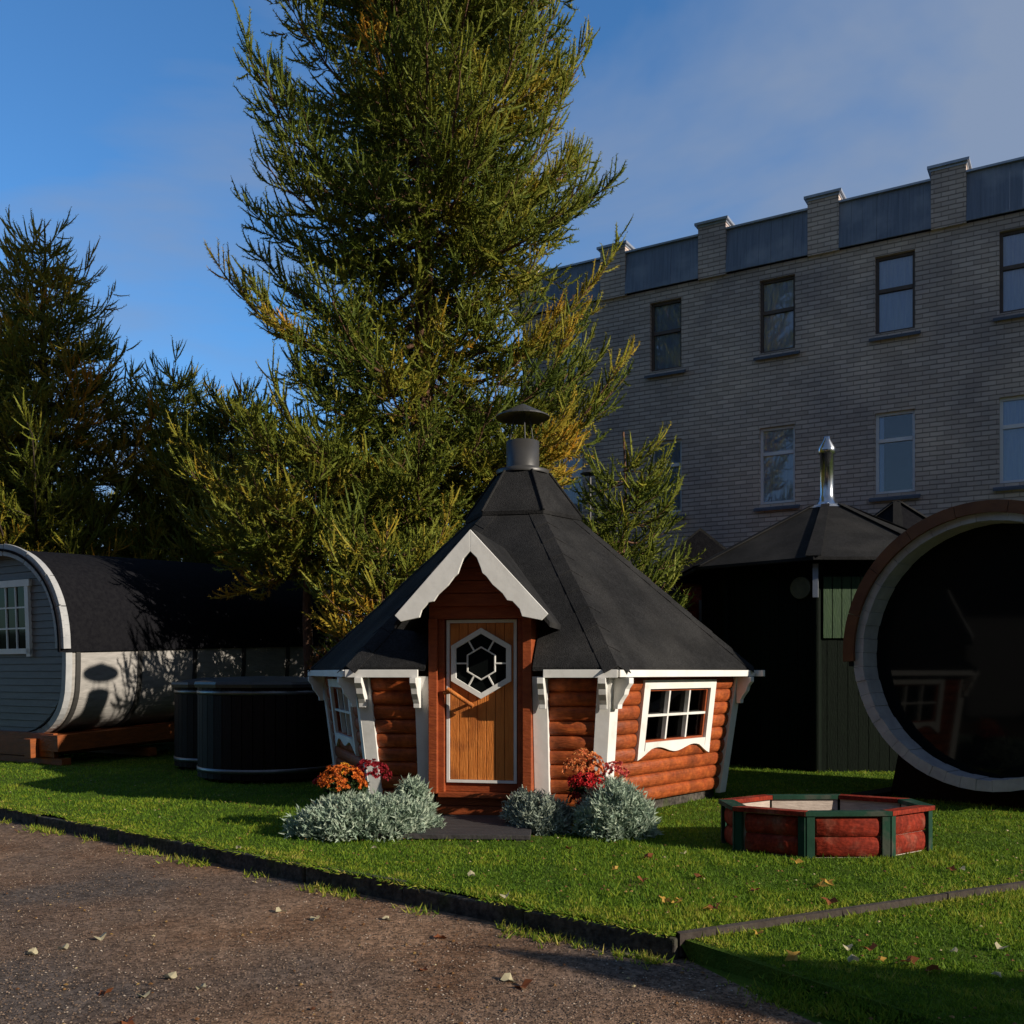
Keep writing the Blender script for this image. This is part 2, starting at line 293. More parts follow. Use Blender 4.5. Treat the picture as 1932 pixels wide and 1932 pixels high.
# plinth
b=MB(); b.rings([(2.10,-.02),(2.10,.10),(1.9,.10)],6,R(30)); b.build('plinth','concrete',hut)
b=MB(); b.rings([(2.0,.09),(0,.09)],6,R(30)); b.build('floor','inside',hut)
# corner posts
for k in range(6):
    b=MB(); w0=dw(ZB)*T30+.035; w1=dw(ZT)*T30+.035
    b.M=FK(k); fb(b,w0-.13,w0,.06,ZT,.005,.06,w1-.13,w1)
    b.M=FK(k+1); fb(b,-w0,-w0+.13,.06,ZT,.005,.058,-w1,-w1+.13)
    b.build('corner_post','white',hut,.003)
def bracket(b,t0,t1):
    d=dw(1.2)+.06; pr=[(0,1.30),(.17,1.30),(.17,1.25),(.13,1.2),(.115,1.15),(.075,1.10),(.05,1.06),(.045,1.02),(0,1.02)]
    b.poly([(t0,-(d+x),z) for x,z in pr],(t1-t0,0,0))
for k in range(6):
    w=dw(1.15)*T30+.035
    for t0,t1 in ((-w+.03,-w+.10),(w-.10,w-.03)):
        b=MB(); b.M=FK(k); bracket(b,t0,t1); b.build('bracket','white',hut,.004)
for sgn in (-1,1):
    b=MB(); a,c=sorted((sgn*.485,sgn*.62)); fb(b,a,c,.05,ZT,.0,.10); b.build('porch_post','white',hut,.003)
    b=MB(); a,c=sorted((sgn*.555,sgn*.615)); b.M=Matrix.Translation((0,-.045,0)); bracket(b,a,c); b.build('bracket','white',hut,.004)
# roof
RE=2.52; ZE=1.375; RT=.56; ZR=3.08
A0=RE*cos(R(30)); A1=RT*cos(R(30)); zf=lambda d:ZE+.02+(ZR-ZE)*(A0-d)/(A0-A1)
b=MB()
for k in range(6):
    b.M=FK(k)
    if k:
        b.poly([(-A0*T30,-A0,zf(A0)),(A0*T30,-A0,zf(A0)),(A1*T30,-A1,zf(A1)),(-A1*T30,-A1,zf(A1))],(0,0,-.035)); continue
    dc=1.56; hw=.50
    for sg in (-1,1):
        q=[(sg*hw,-A0,zf(A0)),(sg*A0*T30,-A0,zf(A0)),(sg*dc*T30,-dc,zf(dc)),(sg*hw,-dc,zf(dc))]; q=q[::-1] if sg<0 else q
        b.poly(q,(0,0,-.035))
    b.poly([(-dc*T30,-dc,zf(dc)),(dc*T30,-dc,zf(dc)),(A1*T30,-A1,zf(A1)),(-A1*T30,-A1,zf(A1))],(0,0,-.035))
roof=b.build('roof','roof',hut)
for k in range(6):     # ridge caps, laid as overlapping shingle pieces
    b=MB(); a=R(30+60*k); rd=Vector((sin(a),-cos(a),0)); td=Vector((cos(a),sin(a),0)); n=9
    for i in range(n):
        r0=RE-(RE-RT)*i/n; r1=RE-(RE-RT)*(i+1)/n-.02; z0=ZE+.02+(ZR-ZE)*i/n; z1=ZE+.02+(ZR-ZE)*(RE-r1)/(RE-RT)
        sl=.13*.5*(ZR-ZE)/(RE-RT)/1.0
        up0=.014; up1=.004
        c0=rd*r0+Vector((0,0,z0+up0)); c1=rd*r1+Vector((0,0,z1+up1)); dn=.125*sin(R(30))*(ZR-ZE)/((RE-RT)*cos(R(30)))*1.0
        f=lambda c,sg:c+td*sg*.125*cos(R(30))-rd*0.125*sin(R(30))*0+Vector((0,0,0))
        for sg in (-1,1):
            e=td*sg*.13; # edge follows the plane: going sideways from the ridge the plane drops
            drop=Vector((0,0,-.13*math.tan(R(30))*(ZR-ZE)/((RE-RT))*1.0))
            q=[c0,c0+e+drop,c1+e+drop,c1]
            if sg<0: q=q[::-1]
            b.poly(q,(0,0,-.006))
    b.build('ridge_cap','roof',roof)
b=MB()
for k in range(6):
    b.M=FK(k); A=RE*cos(R(30))-.0; w=A*T30; x0,x1=-w,w
    if k==0: b.box(-w,-.56,-A-.028,-A,1.30,1.372); b.box(.60,w,-A-.028,-A,1.30,1.372); continue
    if k==2: x0=-w-.17
    if k==5: x0=-w-.1
    b.box(x0,x1,-A-.026-.001*k,-A,1.305,1.370)
b.build('fascia','white',hut,.003)
b=MB(); b.rings([(.60,3.02),(.66,3.03),(.665,3.07),(.30,3.56),(.27,3.60)],6,R(30)); cl=b.build('roof_collar','roof',hut)
for k in range(6):
    b=MB(); a=R(30+60*k); p=Vector((sin(a),-cos(a),0)); b.tube([p*.668+Vector((0,0,3.07)),p*.305+Vector((0,0,3.565))],.016,5)
    b.build('ridge_cap','roof',cl)
b=MB(); b.rings([(.29,3.56),(.30,3.60),(.19,3.63),(.185,3.64),(.185,3.93),(.17,3.93),(.17,3.6)],32,0,True); ch=b.build('chimney','blackmetal',hut)
b=MB(); b.rings([(0,4.36),(.02,4.355),(.30,4.215),(.305,4.2),(.26,4.205),(0,4.26)],28,0,False); b.build('chimney_cap','blackmetal',ch)
b=MB()
for a in (20,140,260): b.tube([(.16*sin(R(a)),-.16*cos(R(a)),3.92),(.10*sin(R(a)),-.10*cos(R(a)),4.24)],.008,5)
b.build('cap_strut','blackmetal',ch)
# porch
GD=2.45; AP=2.585
b=MB()
for sg in (-1,1):
    x=.70; z=AP-.83
    q=[(0,-GD+.0,AP+.03),(sg*x,-GD+.0,z+.03),(sg*x,-1.0,z+.03),(0,-1.0,AP+.03)]
    if sg>0:q=q[::-1]
    b.poly(q,(0,0,-.045))
pr=b.build('porch_roof','roof',hut)
bl=[(0,0),(-.689,-.745),(-.632,-.80),(-.462,-.765),(-.44,-.70),(-.377,-.633),(-.33,-.624),(-.29,-.565),(-.245,-.525),(-.2,-.486),(-.144,-.412),(-.11,-.384),(-.092,-.33),(-.06,-.25),(0,-.19)]
for sg in (-1,1):
    b=MB(); b.poly([(-sg*x,-GD-.032,AP+z+.012) for x,z in bl],(0,.03,0)); b.build('bargeboard','white',hut,.003)
b=MB()
z=1.95
while z<2.44:
    z1=min(z+.115,2.46); h0=(2.50-z)*.86; h1=(2.50-z1)*.86
    b.poly([(-h0,-2.16,z+.004),(h0,-2.16,z+.004),(h1,-2.16,z1-.004),(-h1,-2.16,z1-.004)],(0,.03,0)); z=z1
b.poly([(-.47,-2.128,1.95),(.47,-2.128,1.95),(0,-2.128,2.5)],(0,.02,0))
b.build('gable_boards','darkred',hut)
b=MB(); b.box(-.48,.48,-2.11,-1.9,1.84,1.95); b.box(-.48,-.40,-2.13,-1.85,.235,1.84); b.box(.40,.48,-2.13,-1.85,.235,1.84); b.box(-.40,.40,-2.10,-1.9,.20,.245)
b.box(-.40,-.345,-2.075,-1.9,.245,1.84); b.box(.345,.40,-2.075,-1.9,.245,1.84)
b.build('door_frame','darkred',hut,.004)
for sg in (-1,1):
    b=MB(); a,c=sorted((sg*.47,sg*.44)); b.box(a,c,-2.10,-1.3,1.3,1.97); b.build('porch_side','darkred',hut)
b=MB(); b.box(-.44,.44,-2.02,-1.9,.03,.115); b.box(-.44,.44,-2.02,-1.9,.12,.20); b.build('door_step_board','darkred',hut,.006)
door=MB(); door.box(-.345,.345,-2.02,-1.99,.25,1.84); 
dr=door.build('door','darkred',hut)
b=MB(); w=.60/7
for i in range(7): b.box(-.30+i*w+.002,-.30+(i+1)*w-.002,-2.034,-2.021,.36,1.80)
b.build('door_planks','door',dr,.003)
b=MB(); y0,y1=-2.046,-2.021
b.box(-.33,-.302,y0,y1,.333,1.83); b.box(.302,.33,y0,y1,.333,1.83); b.box(-.302,.302,y0,y1,1.802,1.83); b.box(-.302,.302,y0,y1,.333,.358)
b.build('door_trim','white',dr)
def hx(r,i): a=R(60*i); return (r*sin(a),r*cos(a))
ZW=1.43
wf=MB()
for i in range(6):
    p=[hx(.325,i),hx(.325,i+1),hx(.272,i+1),hx(.272,i)]; wf.poly([(x,-2.07,ZW+z) for x,z in p],(0,.035,0))
    p=[hx(.156,i),hx(.156,i+1),hx(.142,i+1),hx(.142,i)]; wf.poly([(x,-2.063,ZW+z) for x,z in p],(0,.022,0))
    a=R(60*i+30); u=Vector((sin(a),0,cos(a))); v=Vector((cos(a),0,-sin(a)))*.007; c=Vector((0,-2.062,ZW)); r0=.142*cos(R(30)); r1=.272*cos(R(30))
    wf.poly([c+u*r0+v,c+u*r1+v,c+u*r1-v,c+u*r0-v],(0,.02,0))
hw=wf.build('door_window','white',dr,.0015)
M['pane']=mat('black_glass',(.005,.006,.006),rough=.05,spec=.10)
b=MB(); b.poly([(hx(.28,i)[0],-2.042,ZW+hx(.28,i)[1]) for i in range(6)],(0,.004,0)); b.build('pane','pane',hw)
b=MB(); b.tube([(-.305,-2.115,1.195),(-.06,-2.115,1.035)],.021,8); b.tube([(-.29,-2.03,1.185),(-.29,-2.115,1.185)],.016,6); b.tube([(-.10,-2.03,1.062),(-.10,-2.115,1.062)],.014,6)
b.tube([(-.345,-2.10,1.155),(-.28,-2.10,1.165)],.016,6)
b.build('door_handle','door',dr)
# windows on the two side faces
for k in (1,5):
    F=FK(k)
    def q(b,t0,t1,z0,z1,o0,o1): fb(b,t0,t1,z0,z1,o0,o1)
    b=MB(); b.M=F; W0=.66; q(b,-W0,-W0+.10,.60,1.275,.0,.062); q(b,W0-.10,W0,.60,1.275,.0,.062); q(b,-W0+.10,W0-.10,1.19,1.275,.0,.062)
    n=24; top=.665
    pts=[(-W0+.0,top),(W0,top)]
    def wav(t): u=(t+W0)/(2*W0); return .60-.055*max(0,1-u/.16)**1.0-.055*max(0,1-(1-u)/.16)-.0+.028*(-cos(4*PI*u)) if True else .6
    low=[(W0-2*W0*i/n,wav(W0-2*W0*i/n)-.0) for i in range(n+1)]
    pp=[(-W0,.61),( -W0+.10,.68),(W0-.10,.68),(W0,.61)]+low
    for i in range(n):
        ta,za=low[i]; tb,zb=low[i+1]; zt=.68 if abs((ta+tb)/2)<W0-.10 else .60
        d=.064
        b.hexa([(tb,-(dw(zb)+d),zb),(ta,-(dw(za)+d),za),(ta,-(dw(za)),za),(tb,-(dw(zb)),zb),(tb,-(dw(zt)+d),zt),(ta,-(dw(zt)+d),zt),(ta,-(dw(zt)),zt),(tb,-(dw(zt)),zt)])
    win=b.build('window','white',hut)
    b=MB(); b.M=F
    for a,c,z0,z1 in ((-.56,-.53,.68,1.19),(.53,.56,.68,1.19),(-.53,.53,.68,.70),(-.53,.53,1.17,1.19)): q(b,a,c,z0,z1,-.04,.03)
    b.build('window_sash','darkred',win)
    b=MB(); b.M=F; q(b,-.197,-.172,.70,1.17,-.0,.045); q(b,.172,.197,.70,1.17,-.0,.045)
    for a,c in ((-.53,-.197),(-.172,.172),(.197,.53)): q(b,a,c,.925,.948,-.0,.043)
    b.build('muntin','white',win)
    b=MB(); b.M=F; q(b,-.53,.53,.70,1.17,-.006,-.001); b.build('pane','glassdark',win)
    b=MB(); b.M=F
    for j in range(6): q(b,.24+.04*j,.262+.04*j,.68,1.19,-.14-.01*(j%2),-.12-.01*(j%2))
    b.build('curtain','drape',win)
# platform in front of the door
dk=empty('doorstep_platform',(-.55,8.35,0),HT*.25,'low platform of dark boards lying on the grass before the hut door','platform')
b=MB()
for i in range(7): b.box(-.78,.72,-.50+.155*i,-.50+.155*i+.148,.012,.05)
b.build('board','deck',dk,.004); 
for x in (-.72,.64): b=MB(); b.box(x-.04,x+.04,-.49,.55,-.02,.012); b.build('bearer','deck',dk)
# ------------------------------------------------------------------ brick building
P0=(7.3,18.7); BR=math.atan2(-.51,.86)
bl_=empty('brick_building',(P0[0],P0[1],0),BR,'long three-storey buff brick building with grey metal parapet panels','building')
X0,X1=-8.2,7.4; DEP=9
cols=[2.15+2.3*0,-.0,-2.25,-4.65,-7.0,4.4,6.6]; rowz=[(7.85,9.34),(4.77,6.33),(1.7,3.3)]; WW=.36
ops=[(c-WW,c+WW,z0,z1) for c in cols for (z0,z1) in rowz]
b=MB()
xs=sorted(set([X0,X1]+[c-WW for c in cols]+[c+WW for c in cols])); zs=sorted(set([-.2,9.62]+[z for r in rowz for z in r]))
for i in range(len(xs)-1):
    for j in range(len(zs)-1):
        xm=(xs[i]+xs[i+1])/2; zm=(zs[j]+zs[j+1])/2
        if any(o[0]<xm<o[1] and o[2]<zm<o[3] for o in ops): continue
        b.add([(xs[i],0,zs[j]),(xs[i+1],0,zs[j]),(xs[i+1],0,zs[j+1]),(xs[i],0,zs[j+1])],[(0,1,2,3)])
for a,c,z0,z1 in ops:
    b.add([(a,0,z0),(a,.16,z0),(a,.16,z1),(a,0,z1)],[(3,2,1,0)]); b.add([(c,0,z0),(c,.16,z0),(c,.16,z1),(c,0,z1)],[(0,1,2,3)]); b.add([(a,0,z1),(c,0,z1),(c,.16,z1),(a,.16,z1)],[(0,1,2,3)]); b.add([(a,0,z0),(c,0,z0),(c,.16,z0),(a,.16,z0)],[(3,2,1,0)])
b.add([(X0,0,-.2),(X0,DEP,-.2),(X0,DEP,9.62),(X0,0,9.62)],[(0,1,2,3)]); b.add([(X1,0,-.2),(X1,DEP,-.2),(X1,DEP,9.62),(X1,0,9.62)],[(3,2,1,0)]); b.add([(X0,DEP,-.2),(X1,DEP,-.2),(X1,DEP,9.62),(X0,DEP,9.62)],[(3,2,1,0)])
b.build('wall','brick',bl_)
b=MB(); b.box(X0,X1,.02,DEP,9.62,9.7); b.build('roof','seam',bl_)
for ci,c in enumerate(cols):
    for ri,(z0,z1) in enumerate(rowz):
        fm='oldframe' if ri==0 else 'pvc'; y=.085; h=z1-z0; zt=z0+h*(.56 if ri==0 else .66); fw=.055
        b=MB(); b.box(c-WW,c-WW+fw,y,y+.06,z0,z1); b.box(c+WW-fw,c+WW,y,y+.06,z0,z1); b.box(c-WW+fw,c+WW-fw,y,y+.06,z0,z0+fw); b.box(c-WW+fw,c+WW-fw,y,y+.06,z1-fw,z1); b.box(c-WW+fw,c+WW-fw,y-.01,y+.06,zt-.035,zt+.035)
        w=b.build('window',fm,bl_)
        b=MB(); b.box(c-WW+fw,c+WW-fw,y+.03,y+.036,z0+fw,z1-fw); b.build('pane','glass',w)
        b=MB(); n=26; x0_,x1_=(c-WW-.1,c+WW+.1)
        if (ci,ri)==(1,1): x1_=c-.22
        vs=[];fs=[]
        for i in range(n+1):
            x=x0_+(x1_-x0_)*i/n; yy=.15+.008*sin(i*1.9)+.008*sin(i*4.1); vs+= [(x,yy,z0-.1),(x,yy,z1+.1)]
        for i in range(n): fs.append((2*i,2*i+2,2*i+3,2*i+1))
        b.add(vs,fs,True); b.build('curtain','curtain',w)
        b=MB(); b.poly([(c-WW-.1,-.09,z0-.10),(c-WW-.1,.10,z0-.02),(c-WW-.1,.10,z0-.09),(c-WW-.1,-.09,z0-.15)],(2*WW+.2,0,0)); b.build('sill','sill',w)
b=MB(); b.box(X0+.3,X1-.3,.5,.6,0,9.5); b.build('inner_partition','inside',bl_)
# the piers along the eaves and the sheet metal panels between them
pc=[.92+2.27*i for i in range(-4,4)]
for c in pc:
    if c>X1: continue
    a0,a1=c-.27,min(c+.33,X1)
    b=MB(); b.box(a0,a1,-.085,.6,9.6,10.72); pi_=b.build('parapet_pier','brick',bl_)
    b=MB(); b.box(a0-.06,a1+.06,-.15,.66,10.72,10.77); b.box(a0-.02,a1+.02,-.105,.62,10.675,10.72); b.build('pier_cap','galv',pi_)
for i in range(-5,4):
    a0=.92+2.27*i+.33; a1=.92+2.27*(i+1)-.27
    a0=max(a0,X0); a1=min(a1,X1)
    if a1-a0<.2: continue
    b=MB(); x=a0
    while x<a1-.02:
        w=min(random.uniform(.17,.26),a1-x); o=random.uniform(0,.003)
        b.poly([(x+.004,-.11-o,9.62),(x+.004,-.03-o,10.52),(x+.004,-.0,10.52),(x+.004,-.08,9.62)],(w-.003,0,0)); x+=w
    pn=b.build('parapet_panel','sheet',bl_)
    b=MB(); b.box(a0+.002,a1-.002,-.09,.3,10.52,10.56); b.build('flashing','galv',pn)
# ------------------------------------------------------------------ other display huts
def kota(name,loc,rot,n,RE,ZE,RT,ZTOP,RW,wallm,label,cat,chim=None,panel=None,g=None):
    e=empty(name,loc,rot,label,cat,g); a=PI/n
    b=MB(); b.rings([(RE-.02,ZE-.05),(RE,ZE-.04),(RE,ZE),(RT,ZTOP)],n,a); b.rings([(RE-.03,ZE-.05),(RW*.9,ZE+.1)],n,a); rf=b.build('roof','roofblack' if name!='green_pavilion' else 'roof',e)
    b=MB()
    for k in range(n):
        t=a+2*PI*k/n; p=Vector((sin(t),-cos(t),0)); q=Vector((cos(t),sin(t),0))
        b.poly([p*RE+Vector((0,0,ZE+.02))-q*.1,p*RE+Vector((0,0,ZE+.02))+q*.1,p*RT+Vector((0,0,ZTOP+.02))+q*.06,p*RT+Vector((0,0,ZTOP+.02))-q*.06],(0,0,-.012))
    b.build('ridge_cap','roof',rf)
    b=MB(); nb=max(5,int(2*RW*math.sin(a)/.13)); side=RW*math.sin(a); ap=RW*cos(a)
    for k in range(n):
        b.M=Matrix.Rotation(2*PI*k/n,4,'Z'); w=2*side/nb
        for i in range(nb): b.box(-side+i*w+.003,-side+(i+1)*w-.003,-ap-.004*(i%2),-ap+.04,.0,ZE+.02)
    b.build('wall',wallm,e)
    b=MB()
    for k in range(n):
        t=a+2*PI*k/n; b.tube([(RW*1.0*sin(t),-RW*cos(t),0),(RW*sin(t),-RW*cos(t),ZE)],.07,4)
    b.build('corner_post',wallm,e)
    if panel is not None:
        k,m=panel; b=MB(); b.M=Matrix.Rotation(2*PI*k/n,4,'Z')
        w=2*side/nb
        for i in range(nb): b.box(-side+.08+i*w*.9,-side+.08+(i+1)*w*.9-.012,-ap-.04,-ap-.012,ZE-1.05,ZE-.22)
        b.build('green_panel',m,e)
    if chim:
        r,z1,cm=chim; b=MB(); b.rings([(r*3.0,ZTOP-.05),(r*2.0,ZTOP+.02),(r*1.25,ZTOP+.10),(r,ZTOP+.2),(r,z1-.28),(r*1.25,z1-.27),(r*1.25,z1-.18),(r*.55,z1-.06),(r*.5,z1),(0,z1)],20,0,True); c=b.build('chimney',cm,e)
    return e
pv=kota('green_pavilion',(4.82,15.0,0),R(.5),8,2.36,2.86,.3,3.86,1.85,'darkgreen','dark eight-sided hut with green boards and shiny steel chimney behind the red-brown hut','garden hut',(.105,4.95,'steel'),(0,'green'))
b=MB(); b.rings([(.27,3.87),(.38,3.83),(.30,3.88)],8,PI/8); b.build('chimney_flashing','galv',pv)
b=MB(); b.M=Matrix.Rotation(-PI/8,4,'Z')@Matrix.Translation((0,-2.02,0)); b.box(-.035,.035,-.03,.03,2.35,2.8); b.build('bracket','galv',pv); 
b=MB(); b.M=Matrix.Rotation(R(-45),4,'Z')@Matrix.Translation((.5,-1.745,2.5))@Matrix.Rotation(R(90),4,'X'); b.rings([(.15,-.02),(.15,.03),(.12,.035),(0.001,.035)],20); b.build('round_vent',mat('old_brass',(.14,.13,.07),(.1,.09,.05),8,.6),pv)
k2=kota('grill_hut',(1.35,17.0,0),0,6,1.7,2.6,.25,3.95,1.3,'redpaint','red hut mostly hidden behind the big hut roof, only its chimney cap showing','garden hut',None,None)
b=MB(); b.rings([(.03,3.9),(.03,4.72)],10,0,True); c_=b.build('chimney','blackmetal',k2); b=MB(); b.rings([(0,4.86),(.17,4.79),(.16,4.78),(0,4.81)],18); b.build('chimney_cap','blackmetal',c_); b=MB(); b.tube([(0,0,4.6),(0,0,4.83)],.012,5); b.build('cap_strut','blackmetal',c_)
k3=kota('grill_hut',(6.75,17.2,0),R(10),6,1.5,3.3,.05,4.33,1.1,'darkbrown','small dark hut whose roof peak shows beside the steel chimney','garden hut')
# red cabin
cb_=empty('red_cabin',(3.32,18.0,0),R(-4),'red cabin with dark gabled roof between the big hut and the brick building','garden hut')
b=MB(); 
for i in range(23): b.box(-1.05,1.05,-.9+.0,.9,.0+.135*i,.13+.135*i)
b.poly([(-1.05,-.9,3.10),(1.05,-.9,3.10),(0,-.9,3.68)],(0,1.8,0)); b.build('wall','redpaint',cb_)
b=MB()
for sg in (-1,1):
    q=[(0,-1.15,3.83),(sg*1.0,-1.15,3.02),(sg*1.0,1.1,3.02),(0,1.1,3.83)]; 
    if sg>0:q=q[::-1]
    b.poly(q,(0,0,-.09))
b.build('roof','roof',cb_)
b=MB(); b.poly([(-1.0,-1.16,2.96),(0,-1.16,3.78),(1.0,-1.16,2.96)],(0,.03,0)); b.build('gable','roofblack',cb_)
b=MB(); b.box(-.0,.32,-.98,-.9,0,2.6); b.build('door','greywood',cb_)
# ------------------------------------------------------------------ big barrel at right
br_=empty('round_front_sauna',(4.62,9.6,0),R(-48),'tall round-fronted barrel sauna with dark glass face and brown arch boards','barrel sauna')
RC=1.37; CZ=.17+1.39
def arc(b,r0,r1,y0,y1,a0,a1,n,ax=1.0,az=1.0,cz=CZ,rr=0):
    for i in range(n):
        t0=a0+(a1-a0)*i/n; t1=a0+(a1-a0)*(i+1)/n
        p=lambda r,t,y:(r*ax*cos(t),y,cz+r*az*sin(t))
        b.hexa([p(r0,t0,y0),p(r1,t0,y0),p(r1,t0,y1),p(r0,t0,y1),p(r0,t1,y0),p(r1,t1,y0),p(r1,t1,y1),p(r0,t1,y1)])
b=MB(); ns=54
for i in range(ns):
    t0=2*PI*i/ns; j=random.uniform(-.006,.006); g=.003
    arc(b,RC-.10+random.uniform(-.006,.004),RC+.01,j,2.3,t0+g*.4,t0+2*PI/ns-g*.4,1)
b.build('stave_barrel','stave',br_)
b=MB(); n=9
for i in range(n):
    a0=R(-4)+(PI+R(8))*i/n; arc(b,RC-.03+random.uniform(-.004,.004),RC+.09,-.075,-.035,a0+.002,a0+(PI+R(8))/n-.002,5)
b.build('arch_board','ringbrown',br_)
b=MB(); arc(b,RC+.015,RC+.05,-.03,2.4,R(-6),PI+R(6),40); b.build('roof','roof',br_)
b=MB(); b.M=Matrix.Translation((0,.30,CZ))@Matrix.Rotation(R(90),4,'X'); b.rings([(1.275,0),(0,0)],48); gl=b.build('glass_front','pane',br_)
b=MB()

for y in (.35,1.8):
    b=MB()
    pts=[(-1.15,y,-.06),(-1.15,y,.22)]+[(1.40*cos(t),y,CZ+1.40*sin(t)) for t in np.linspace(R(222),R(318),14)]+[(1.15,y,.22),(1.15,y,-.06)]
    # cradle: top follows the barrel
    b.poly([pts[0]]+[(p[0],p[1],min(p[2],.5)) for p in pts[2:-2]]+[pts[-1]],(0,.14,0)); b.build('cradle','darkbrown',br_)
b=MB(); b.box(-1.3,-1.1,-.2,2.6,-.02,.06); b.box(1.1,1.3,-.2,2.6,-.02,.06); b.build('skid','darkbrown',br_)
# ------------------------------------------------------------------ long barrel cabin at left
LB=empty('barrel_cabin',(-7.72,14.88,0),math.atan2(-.52,.854),'long grey barrel-shaped cabin with black shingle roof and orange timber base','barrel cabin')
LB.rotation_euler=(R(2.2),0,math.atan2(-.52,.854))
AX=1.66; AZ=1.44; LC=1.76; LL=5.75
def sp(r,t,pw=2.25):
    if sin(t)<0: pw=2.25+.9*min(1,-sin(t)*3)
    c,s_=cos(t),sin(t); return (r*AX*math.copysign(abs(c)**(2/pw),c), LC+r*AZ*math.copysign(abs(s_)**(2/pw),s_))
def sarc(b,r0,r1,y0,y1,a0,a1,n,smooth=False):
    for i in range(n):
        t0=a0+(a1-a0)*i/n; t1=a0+(a1-a0)*(i+1)/n
        def p(r,t,y): x,z=sp(r,t); return (x,y,z)
        b.hexa([p(r0,t0,y0),p(r1,t0,y0),p(r1,t0,y1),p(r0,t0,y1),p(r0,t1,y0),p(r1,t1,y0),p(r1,t1,y1),p(r0,t1,y1)])
b=MB(); sarc(b,.93,.975,.02,LL-.02,R(-128),R(8),34); sarc(b,.93,.975,.02,LL-.02,R(172),R(308),34); b.build('stave_wall','paleboards',LB)
b=MB(); sarc(b,.975,1.0,-.12,LL+.12,R(-3),R(183),60); b.build('roof','roofblack',LB)
b=MB(); z=.42
while z<LC+AZ*.93:
    z1=z+.105; 
    def hwid(z):
        u=min(1,abs(z-LC)/(AZ*.95)); return AX*.95*(1-u**2.25)**(1/2.25)
    h0=hwid(z); h1=hwid(z1); 
    if z1>LC+AZ*.95: z1=LC+AZ*.95; h1=.02
    b.hexa([(-h0,.06,z),(h0,.06,z),(h0,.11,z),(-h0,.11,z),(-h1,.06+.012,z1-.006),(h1,.06+.012,z1-.006),(h1,.11,z1-.006),(-h1,.11,z1-.006)]); z+=.105
ew=b.build('end_wall','greywood',LB)
b=MB(); b.M=Matrix.Translation((0,LL-.2,0)); b.add([(*(lambda q:(q[0],0,q[1]))(sp(.94,2*PI*i/40)),) for i in range(40)],[tuple(range(40))]); b.build('rear_wall','greywood',LB)
n=9
for y0 in (-.10,LL+.06):
    b=MB()
    for i in range(n):
        a0=R(-2)+(PI+R(4))*i/n; sarc(b,.925+.006*(i%2),1.045+.008*(i%2),y0,y0+.035,a0+.004,a0+(PI+R(4))/n-.004,5)
        sarc(b,1.012,1.03,y0+.036,y0+.13,a0+.004,a0+(PI+R(4))/n-.004,4)
    b.build('ring_trim','ringgrey',LB,.004)
b=MB(); sarc(b,.93,.985,.0,.10,R(-128),R(-2),22); sarc(b,.93,.985,.0,.1,R(182),R(308),22); b.build('end_rim','ringgrey',LB)
for i in range(6):
    b=MB(); y=.16+1.06*i; sarc(b,.976,.992,y,y+.07,R(-128),R(-2),30); b.build('strap','blackmetal',LB)
b=MB(); wc=.28; b.box(wc-.46,wc+.46,.02,.07,1.62,1.70); b.box(wc-.50,wc+.50,.015,.07,2.62,2.72); b.box(wc-.46,wc-.37,.02,.07,1.70,2.62); b.box(wc+.37,wc+.46,.02,.07,1.58,2.62)
wn=b.build('window','white',LB)
b=MB(); 
for x in (wc-.125,wc+.125): b.box(x-.012,x+.012,.03,.06,1.70,2.62)
for z in (2.0,2.31): b.box(wc-.37,wc+.37,.032,.058,z-.012,z+.012)
b.build('muntin','white',wn); b=MB(); b.box(wc-.37,wc+.37,.05,.056,1.70,2.62); b.build('pane','pane',wn)
b=MB()
for x in (-.95,.78): b.box(x,x+.16,-.15,LL+.1,.10,.38)
for x in (-1.45,1.02): b.box(x,x+.42,-.05,LL,.20,.44)
for y in (0,1.5,3.2,4.9): b.box(-1.25,1.45,y,y+.15,-.03,.098)
b.box(-1.2,1.3,-.02,.05,.11,.46)
b.build('base_timber','orangewood',LB,.006)
# ------------------------------------------------------------------ hot tubs
def tub(x,y,r,h,label):
    e=empty('hot_tub',(x,y,0),random.uniform(0,.5),label,'hot tub')
    b=MB(); n=40
    for i in range(n):
        t0=2*PI*i/n; t1=2*PI*(i+1)/n-.012; p=lambda q,t,z:(q*cos(t),q*sin(t),z)
        b.hexa([p(r-.04,t0,.05),p(r,t0,.05),p(r,t1,.05),p(r-.04,t1,.05),p(r-.04,t0,h-.1),p(r,t0,h-.1),p(r,t1,h-.1),p(r-.04,t1,h-.1)])
    b.build('tub_wall','tub',e)
    for z in (.12,h-.19):
        b=MB(); b.rings([(r+.002,z),(r+.008,z),(r+.008,z+.055),(r+.002,z+.055)],48,0,True); b.build('metal_band','band',e)
    b=MB(); b.rings([(r+.06,h-.1),(r+.07,h-.06),(r+.06,h-.03),(r*.5,h+.03),(0,h+.04)],12); b.rings([(r+.06,h-.1),(r-.05,h-.1)],12); b.build('lid','blackmetal',e)
    b=MB(); b.box(-r*.8,r*.8,-.4,-.3,-.02,.05); b.box(-r*.8,r*.8,.3,.4,-.02,.05); b.build('foot_beam','tub',e)
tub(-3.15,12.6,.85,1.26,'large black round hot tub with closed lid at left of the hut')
tub(-4.05,14.0,.73,1.24,'smaller black hot tub with lid, behind and left of the larger one')
